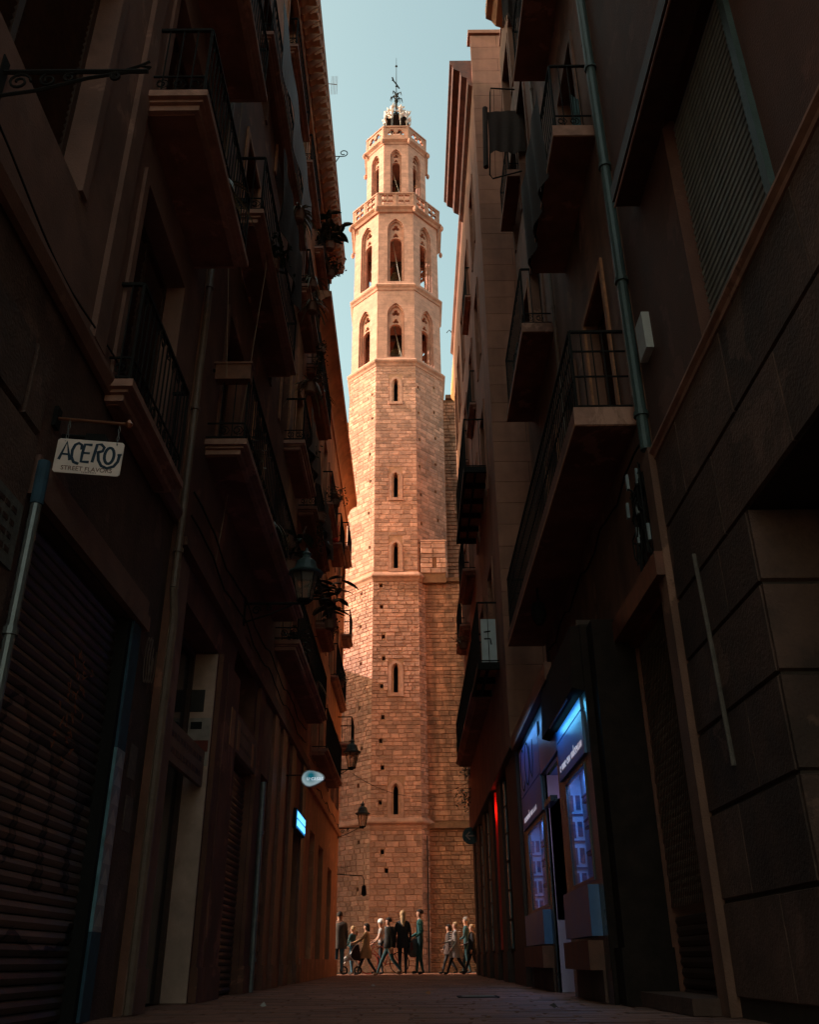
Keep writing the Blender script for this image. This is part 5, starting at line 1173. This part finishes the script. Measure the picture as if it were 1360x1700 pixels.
def person(label, loc, rotz, h, top, legs, shoes, hair, stride=.0, arm=(0, 0), elbow=(.2, .2), coat=None, hair_len=0, build=1.0, head_yaw=0, shirt=None, sleeves=None, group='people walking past the end of the alley'):
    t = thing('person', label, 'person', loc, rotz, group, local=True); k = h / 1.75
    P = []; E_ = []; Rr = []; bone = []
    def add(p, par, r, b): P.append((p[0] * k, p[1] * k, p[2] * k)); Rr.append((r[0] * k * build, r[1] * k * build) if isinstance(r, tuple) else r * k * build); bone.append(b); i = len(P) - 1
    def A(p, par, r, b):
        add(p, par, r, b); i = len(P) - 1
        if par is not None: E_.append((par, i))
        return i
    pel = A((0, 0, .96), None, (.155, .115), 'legs'); wa = A((0, .01, 1.10), pel, (.135, .10), 'top'); ch = A((0, .01, 1.28), wa, (.165, .115), 'top'); sh = A((0, 0, 1.42), ch, (.13, .09), 'top')
    nk = A((0, .01, 1.51), sh, .052, 'skin'); hb = A((0, .025, 1.575), nk, .075, 'skin'); hd = A((0, .03, 1.655), hb, (.080, .095), 'skin'); ht = A((0, .02, 1.715), hd, .06, 'skin')
    for s, sw, el in ((1, arm[0], elbow[0]), (-1, arm[1], elbow[1])):
        a = A((s * .185, 0, 1.405), sh, .062, 'top'); e = Vector((s * .235, math.sin(sw) * .28, 1.405 - .28 * math.cos(sw))); b = A(e, a, .046, 'sl')
        w = e + Vector((-s * .01, math.sin(sw + el) * .25, -.25 * math.cos(sw + el))); c = A(w, b, .032, 'sl'); d = (w - e).normalized(); hnd = A(w + d * .07, c, (.036, .022), 'skin')
        for f_ in range(5):
            off = Vector((0, (f_ - 1.5) * .018, 0)) if f_ < 4 else Vector((-s * .01, .045, .035)); ln = (.075, .085, .08, .065, .045)[f_]
            t1 = w + d * .09 + off
            E_.append((hnd, len(P))); add(t1, None, .010, 'skin'); E_.append((len(P) - 1, len(P))); add(t1 + d * ln + Vector((-s * .012, 0, 0)), None, .008, 'skin')
    for s, ph in ((1, stride), (-1, -stride)):
        hp = A((s * .09, 0, .90), pel, (.095, .10), 'legs'); kn = Vector((s * .095, math.sin(ph) * .43 + (.05 if ph < 0 else .02), .90 - .42 * math.cos(ph))); b = A(kn, hp, .062, 'legs')
        an_a = ph - (.30 * min(1, abs(stride) * 2.5) if ph < 0 else .0); an = kn + Vector((0, math.sin(an_a) * .40, -.40 * math.cos(an_a))); 
        c = A(an, b, .043, 'legs'); he = A(an + Vector((0, -.03, -.045)), c, .04, 'shoe'); A(an + Vector((0, .15, -.05 if ph >= 0 else -.075)), he, (.042, .03), 'shoe')
    zmin = min(p[2] for p in P) - .03 * k
    me = skin_mesh('body', P, E_, Rr, 1, 0)
    mats = {'skin': SKIN, 'top': top, 'legs': legs, 'shoe': shoes, 'sl': sleeves or top}; keys = list(mats)
    for kk in keys: me.materials.append(mats[kk])
    pv = [Vector(p) for p in P]
    for f_ in me.polygons:
        c = sum((me.vertices[i].co for i in f_.vertices), Vector()) / len(f_.vertices); best = None; bd = 9
        for (a, b) in E_:
            ab = pv[b] - pv[a]; tt = max(0, min(1, (c - pv[a]).dot(ab) / ab.length_squared)); dd = (c - pv[a] - ab * tt).length
            if dd < bd: bd = dd; best = bone[b] if tt > .35 else bone[a]
        f_.material_index = keys.index(best); f_.use_smooth = True
    for v in me.vertices: v.co.z -= zmin
    o = bpy.data.objects.new('body', me); COL.objects.link(o); o.parent = t; OFF[o.name] = (0, 0, 0)
    hz = 1.66 * k - zmin
    def part(nm, mb, m): mb.build(nm, m, t, smooth=True)
    # face: nose, ears, eyes, mouth
    q = MB(); q.lathe([(.004, .03), (.012, .0), (.006, -.012)], (0, .03 * k + .093 * k, hz - .015 * k), 5); part('nose', q, SKIN)
    for s in (-1, 1): q = MB(); q.lathe([(.004, -.025), (.014, 0), (.004, .028)], (s * .079 * k, .03 * k, hz - .01 * k), 6); part('ear', q, SKIN); q = MB(); q.lathe([(.002, -.008), (.009, 0), (.002, .008)], (s * .03 * k, .115 * k, hz + .012 * k), 6); part('eye', q, m_dark)
    q = MB(); q.box(-.022 * k, .022 * k, .105 * k, .112 * k, hz - .052 * k, hz - .044 * k); part('mouth', q, pm('lip', (.3, .08, .06)))
    if hair:
        q = MB(); n = 14; rings = []
        for i in range(9):
            a = math.pi * i / 8 * (.62 if not hair_len else .66); rr = math.sin(a) * .103 * k; rings.append([(rr * math.cos(2 * math.pi * j / n) * .93, -.005 * k + rr * math.sin(2 * math.pi * j / n) * 1.05 - .012 * i / 8, hz + .02 * k + math.cos(a) * .105 * k + (.055 * k if i > 5 and math.sin(2 * math.pi * j / n) > .3 else 0)) for j in range(n)])
        if hair_len:
            for i in range(1, 6):
                zz = hz - .03 * k - hair_len * i / 5; w = .098 * k * (1 - .10 * i) ; rings.append([(w * math.cos(2 * math.pi * j / n), min(.0, -.03 * k + .06 * k * math.sin(2 * math.pi * j / n)) - .04 * k, zz + random.uniform(-.01, .01)) for j in range(n)])
        b0 = 0
        for rg in rings: q.v += rg
        for i in range(len(rings) - 1):
            for j in range(n): q.face([i * n + j, (i + 1) * n + j, (i + 1) * n + (j + 1) % n, i * n + (j + 1) % n])
        part('hair', q, hair)
    if coat:
        cm, zb, fl = coat; q = MB(); n = 18; prof = [(1.455, .085, .075), (1.43, .16, .095), (1.36, .195, .125), (1.2, .185, .135), (1.08, .17, .13), (.95, .195 * fl, .15 * fl)]
        z = .95
        while z > zb: z -= .12; e = fl + (0.95 - z) * .25; prof.append((z, .19 * e, .16 * e + abs(stride) * .12))
        for (zz, a, b) in prof: q.v += [((a * build * math.cos(2 * math.pi * j / n)) * k, (b * build * math.sin(2 * math.pi * j / n) + .01 + .012 * math.sin(j * 2.3)) * k, zz * k - zmin) for j in range(n)]
        for i in range(len(prof) - 1):
            for j in range(n): q.face([i * n + j, (i + 1) * n + j, (i + 1) * n + (j + 1) % n, i * n + (j + 1) % n])
        part('coat', q, cm)
    return t
hairb = pm('dark_hair', (.02, .013, .01)); hairl = pm('blond_hair', (.38, .24, .13)); hairg = pm('grey_hair', (.22, .19, .17))
bl_ = pm('black_coat', (.018, .016, .018)); jean = pm('blue_jeans', (.04, .10, .15)); dkt = pm('dark_trousers', (.022, .024, .03)); tealc = pm('teal_shirt', (.02, .095, .095)); shoe = pm('dark_shoe', (.025, .02, .018)); tanc = pm('tan_coat', (.34, .19, .09)); lts = pm('light_blue_shirt', (.38, .44, .48)); gry = pm('grey_shirt', (.30, .27, .27)); olv = pm('grey_brown_jacket', (.085, .065, .055)); dteal = pm('dark_teal_jacket', (.015, .05, .055)); brn = pm('brown_shoe', (.12, .06, .03))
random.seed(5)
PY = 33.0
person('man seen from behind in a grey brown jacket and blue jeans at the left corner', (-2.44, 32.75, 0), 0, 1.84, olv, jean, shoe, hairb, .04, (.05, -.05), coat=(olv, .80, 1.0), build=1.12)
person('short blond person in a dark teal top beside the pushchair', (-2.04, 33.5, 0), R(60), 1.44, dteal, jean, shoe, hairl, .1, (.5, .2), (.5, .4))
person('woman in a tan coat walking left pushing the pushchair', (-1.55, 33.0, 0), R(90), 1.56, tanc, dkt, shoe, hairb, .36, (.9, .8), (.3, .3), coat=(tanc, .62, 1.0), hair_len=.12)
cyc = person('cyclist in a white helmet and grey shirt wheeling a red bicycle', (-1.08, 33.5, 0), R(90), 1.62, gry, dkt, shoe, None, .1, (.5, .3), (.5, .6), sleeves=SKIN)
person('man in an open dark jacket over a light blue shirt striding left', (-.80, 32.6, 0), R(95), 1.74, bl_, dteal, brn, hairb, .42, (.3, -.35), (.4, .3), build=1.05)
person('woman with long fair hair and a black coat seen from behind', (-.33, 32.7, 0), R(5), 1.86, bl_, dkt, shoe, hairl, .06, (.0, .1), (.15, .1), coat=(bl_, .78, 1.0), hair_len=.34)
person('man in a teal shirt with a grey jacket over his arm facing left', (.24, 32.7, 0), R(95), 1.90, tealc, dteal, shoe, hairb, .10, (.1, -.2), (1.0, 1.2), build=1.05)
person('dark haired woman in a scarf walking left behind the striped cardigan', (1.23, 33.7, 0), R(90), 1.52, bl_, dkt, shoe, hairb, .3, (.3, -.3), coat=(pm('brown_coat', (.06, .035, .03)), .75, 1.0), hair_len=.1)
wc = person('woman with short fair hair in a long grey striped cardigan walking left', (1.42, 32.8, 0), R(88), 1.58, gry, dkt, shoe, hairl, .38, (.5, -.1), (.8, .7), coat=(mat('person_striped_knit', (.34, .27, .24), var=.2, scale=14, bump=.4), .62, 1.1), build=1.08)
person('tall grey haired man in a dark teal jacket behind the group on the right', (1.82, 33.6, 0), R(80), 1.70, dteal, dteal, shoe, hairg, .15, (.4, .2), (.7, .8))
person('person in a black coat with grey blond hair at the far right of the group', (1.97, 32.9, 0), R(85), 1.50, bl_, dkt, shoe, hairl, .34, (.4, -.2), (.8, .5), coat=(bl_, .75, 1.0))
# helmet, shirt front, cardigan stripes, jacket over the arm, scarf
q = MB(); q.lathe([(.115, .0), (.12, .04), (.11, .09), (.08, .125), (.03, .145)], (0, 0, 1.555), 14); q.build('helmet', mat('white_helmet', (.7, .68, .7), rough=.4, var=.1), cyc, smooth=True)
sn = [o for o in S.objects if o.name.startswith('person') and o.type == 'EMPTY']
mn = [o for o in sn if 'open dark jacket' in o['label']][0]; q = MB(); q.hexa([(-.05, .10, .97), (.07, .10, .97), (.07, .135, .97), (-.05, .135, .97), (-.06, .09, 1.42), (.06, .09, 1.42), (.05, .12, 1.42), (-.05, .12, 1.42)]); q.build('shirt_front', lts, mn); q = MB()
q.lathe([(.20, .78), (.19, .95), (.175, 1.1), (.18, 1.3), (.15, 1.42)], (0, -.035, 0), 14); q.build('jacket', bl_, mn, smooth=True)
for i in range(11):
    z = .66 + i * .06; q = MB(); e = 1.1 + max(0, .95 - z) * .25; q.tube([(.21 * e * math.cos(a_ * .3927), .19 * e * math.sin(a_ * .3927) + .01, z) for a_ in range(17)], .007, 4, cap=False); q.build('knit_stripe', pm('pale_stripe', (.42, .35, .31)), wc)
ma_ = [o for o in sn if 'teal shirt with' in o['label']][0]; q = MB(); q.lathe([(.06, 1.08), (.13, 1.05), (.19, .9), (.2, .72), (.16, .58), (.08, .5)], (.2, .22, 0), 12); q.build('draped_jacket', pm('dark_grey_jacket', (.09, .09, .095)), ma_, smooth=True)

# ---- pushchair
t = thing('pushchair', 'dark pushchair with pale tubes pushed by the woman in the tan coat', 'pushchair', (-2.0, 33.0, 0)); m_tube = mat('pale_tube', (.55, .5, .48), metal=.5, rough=.4, var=.1)
for yy in (32.78, 33.2):
    q = MB(); q.tube([(-1.72, yy, 1.0), (-1.85, yy, .95), (-2.3, yy, .32)], .016, 6); q.tube([(-1.78, yy, .25), (-2.15, yy, .62)], .014, 6); q.build('side_tube', m_tube, t)
q = MB(); q.tube([(-1.72, 32.78, 1.0), (-1.72, 33.2, 1.0)], .018, 6); q.build('handle', m_iron, t)
q = MB(); q.hexa([(-2.05, 32.82, .45), (-1.72, 32.82, .4), (-1.72, 33.16, .4), (-2.05, 33.16, .45), (-2.0, 32.82, .82), (-1.8, 32.82, .9), (-1.8, 33.16, .9), (-2.0, 33.16, .82)]); q.build('seat', m_clothd, t)
q = MB(); q.tube([(-2.35, 32.99, .42), (-2.1, 32.99, .52), (-1.95, 32.99, .45)], [.07, .10, .06], 8); q.build('footmuff', pm('pale_muff', (.3, .26, .25)), t)
for x, yy in ((-2.28, 32.8), (-2.28, 33.18), (-1.82, 32.78), (-1.82, 33.2)):
    q = MB(); q.tube([(x + .11 * math.cos(a * .5236), yy, .13 + .11 * math.sin(a * .5236)) for a in range(13)], .02, 5, cap=False); q.tube([(x - .1, yy, .13), (x + .1, yy, .13)], .008, 4); q.tube([(x, yy, .03), (x, yy, .23)], .008, 4); q.build('wheel', m_iron, t)
# ---- bicycle
t = thing('bicycle', 'red bicycle wheeled by the cyclist in the white helmet', 'bicycle', (-.95, 33.25, 0)); yb_ = 33.22; m_red = mat('red_bike_paint', (.45, .03, .02), rough=.35, var=.1)
xw, xr_ = -1.48, -.45
for x, m in ((xw, m_red), (xr_, m_iron)):
    q = MB(); q.tube([(x + .32 * math.cos(a * .2618), yb_, .34 + .32 * math.sin(a * .2618)) for a in range(25)], .018, 5, cap=False)
    w1 = q.build('wheel', m, t); q = MB()
    for a in range(8): q.tube([(x, yb_, .34), (x + .31 * math.cos(a * .785), yb_, .34 + .31 * math.sin(a * .785))], .003, 3)
    q.build('spokes', m_zinc, w1)
q = MB(); bb = (-.92, yb_, .30); st_ = (-.78, yb_, .82); hd_ = (-1.33, yb_, .82)
for a, b in ((bb, st_), (st_, hd_), (bb, (-1.30, yb_, .72)), (bb, (xr_, yb_, .34)), (st_, (xr_, yb_, .34)), (hd_, (xw, yb_, .34)), (hd_, (-1.30, yb_, .95))): q.tube([a, b], .016, 6)
q.build('frame', m_red, t)
q = MB(); q.hexa([(-.92, yb_ - .03, .9), (-.68, yb_ - .07, .9), (-.68, yb_ + .07, .9), (-.92, yb_ + .03, .9), (-.9, yb_ - .02, .95), (-.7, yb_ - .06, .95), (-.7, yb_ + .06, .95), (-.9, yb_ + .02, .95)]); q.build('saddle', m_iron, t)
q = MB(); q.tube([(-1.36, yb_ - .25, .97), (-1.30, yb_, .96), (-1.36, yb_ + .25, .97)], .014, 5); q.build('handlebar', m_iron, t)
q = MB(); q.lathe([(.09, 0), (.09, .01)], (bb[0], yb_, bb[2]), 12); q.tube([(bb[0] - .08, yb_ - .06, .2), (bb[0] + .08, yb_ + .06, .4)], .01, 4); q.build('crank', m_zinc, t)

# ---- bags
for key, m_, (x, y, z) in (('long grey striped', pm('bag_brown', (.10, .04, .025)), (.25, -.05, .82)), ('black coat seen from behind', pm('bag_red', (.12, .03, .025)), (.28, -.02, .82))):
    o = [q_ for q_ in sn if key in q_['label']][0]; q = MB()
    q.hexa([(x - .05, y - .14, z - .1), (x + .05, y - .14, z - .1), (x + .05, y + .14, z - .1), (x - .05, y + .14, z - .1), (x - .035, y - .11, z + .12), (x + .035, y - .11, z + .12), (x + .035, y + .11, z + .12), (x - .035, y + .11, z + .12)])
    q.tube([(x, y - .1, z + .1), (x * .75, y, z + .5), (x, y + .1, z + .1)], .012, 4)
    b_ = q.mesh('handbag', m_); ob = bpy.data.objects.new('handbag', b_); COL.objects.link(ob); ob.location = o.location; ob.rotation_euler = o.rotation_euler
    tag(ob, {'tan coat walking': 'black shoulder bag carried by the woman in the tan coat', 'long grey striped': 'brown shoulder bag of the woman in the striped cardigan', 'black coat seen from behind': 'dark red shoulder bag of the long haired woman seen from behind'}[key], 'bag')
# ---- street drain
q = MB(); q.box(.55, 1.05, 12.3, 12.8, -.01, .004); dr = tag(q.build('drain_cover', m_iron), 'square iron drain cover let into the paving right of centre', 'drain')
q = MB()
for i in range(7): q.box(.6, 1.0, 12.35 + i * .06, 12.375 + i * .06, .0045, .008)
q.build('rib', m_zinc, dr, kind='stuff')
# ---- more clutter on the left balconies
random.seed(21)
for i, (x, y, z, k, lab) in enumerate(((-2.2, 10.4, 6.13, 0, 'terracotta pot with a bushy plant at the near end of the scrolled balcony'), (-2.15, 12.2, 6.13, 1, 'spiky pale plant halfway along the scrolled left balcony'), (-2.2, 16.6, 5.68, 0, 'bushy plant on the lowest long left balcony'), (-2.15, 19.3, 5.68, 1, 'drooping pale plant at the far part of the lowest long left balcony'), (-2.2, 16.2, 9.68, 0, 'bushy plant on the small left balcony under the yucca'), (-2.2, 20.2, 9.53, 1, 'pale grassy plant over the teal lantern'), (-2.3, 16.4, 13.68, 0, 'dense bush on the left balcony below the topmost one'), (-2.3, 19.5, 13.48, 1, 'pale drooping plant high on the left near the orange wall'), (-2.1, 10.6, 9.88, 0, 'dark bush behind the draped blind on the left'), (-2.1, 7.3, 7.98, 1, 'pale grass in a pot on the near left stone balcony'), (-2.25, 23.5, 8.36, 0, 'bush on the balcony of the orange corner house'), (-2.3, 28.5, 8.36, 0, 'little bush on the far long balcony of the orange house'))):
    plant('potted_bush' if k == 0 else 'grassy_plant', lab, (x, y, z), .42 if k == 0 else .5, 'bushy' if k == 0 else 'strap', m_leaf if i % 3 else m_leaf2, 22 if k == 0 else 26)
cloth('rolled_blind', 'dark slatted blind hung over the small second floor left balcony rail', 'blind', -2.00, -2.00, 15.4, 17.3, 9.7, 10.6, m_wood)
cloth('rolled_blind', 'brown blind hung over the far end of the left balcony near the lantern', 'blind', -2.02, -2.02, 18.6, 21.0, 9.5, 10.4, m_clothd)
cloth('hanging_towel', 'small pale towel hung on the far left balcony rail', 'cloth', -2.09, -2.09, 22.8, 23.4, 8.6, 9.3, mat('dull_red_cloth', (.22, .06, .045), var=.2))
# air conditioners
for (x, y, z, lab) in ((2.18, 13.6, 10.28, 'boxy air conditioner standing on the middle right balcony'), (-2.28, 12.9, 6.15, 'boxy air conditioner unit on the scrolled left balcony')):
    t = thing('air_conditioner', lab, 'air conditioner', (x, y, z)); q = MB(); q.box(x - .14, x + .14, y, y + .75, z, z + .52); q.build('casing', mat('dirty_white_metal', (.30, .25, .22), var=.3, scale=6, stain=.3), t)
    q = MB(); q.tube([(x + (-.15 if x > 0 else .15), y + .3 + .19 * math.cos(a_ * .5236), z + .26 + .19 * math.sin(a_ * .5236)) for a_ in range(13)], .012, 4, cap=False); q.build('fan_grille', m_iron, t)

random.seed(31)
for i, (x, y, lab, c) in enumerate(((-1.5, 10.2, 'crumpled pale paper scrap on the paving near the left wall', (.45, .38, .33)), (.2, 13.4, 'small flattened orange wrapper in the middle of the lane', (.45, .16, .05)), (1.3, 9.4, 'torn dark leaf litter beside the right hand step', (.06, .035, .02)), (-.7, 17.5, 'pale crushed cup lying on the far paving', (.4, .36, .34)))):
    q = MB(); n = 7; pts = [(x + .05 * math.cos(k * .9) * random.uniform(.5, 1), y + .07 * math.sin(k * .9) * random.uniform(.5, 1), random.uniform(.0, .03)) for k in range(n)]
    for k in range(n): q.poly([pts[k], pts[(k + 1) % n], (x, y, .045)])
    tag(q.build('litter', mat('litter_%d' % i if False else ('scrap_pale', 'scrap_orange', 'scrap_dark', 'scrap_white')[i], c, var=.3)), lab, 'litter')
# weathered flyers on the near left stone wall
for i, (y, z) in enumerate(((8.25, 1.9), (8.3, 1.45))):
    q = MB(); q.box(XL - .019, XL - .014, y, y + .22, z, z + .3); tag(q.build('flyer', mat('old_flyer', (.16, .10, .08), var=.4, scale=14)), ('upper faded flyer pasted beside the graffitied shutter', 'lower faded flyer pasted beside the graffitied shutter')[i], 'flyer')
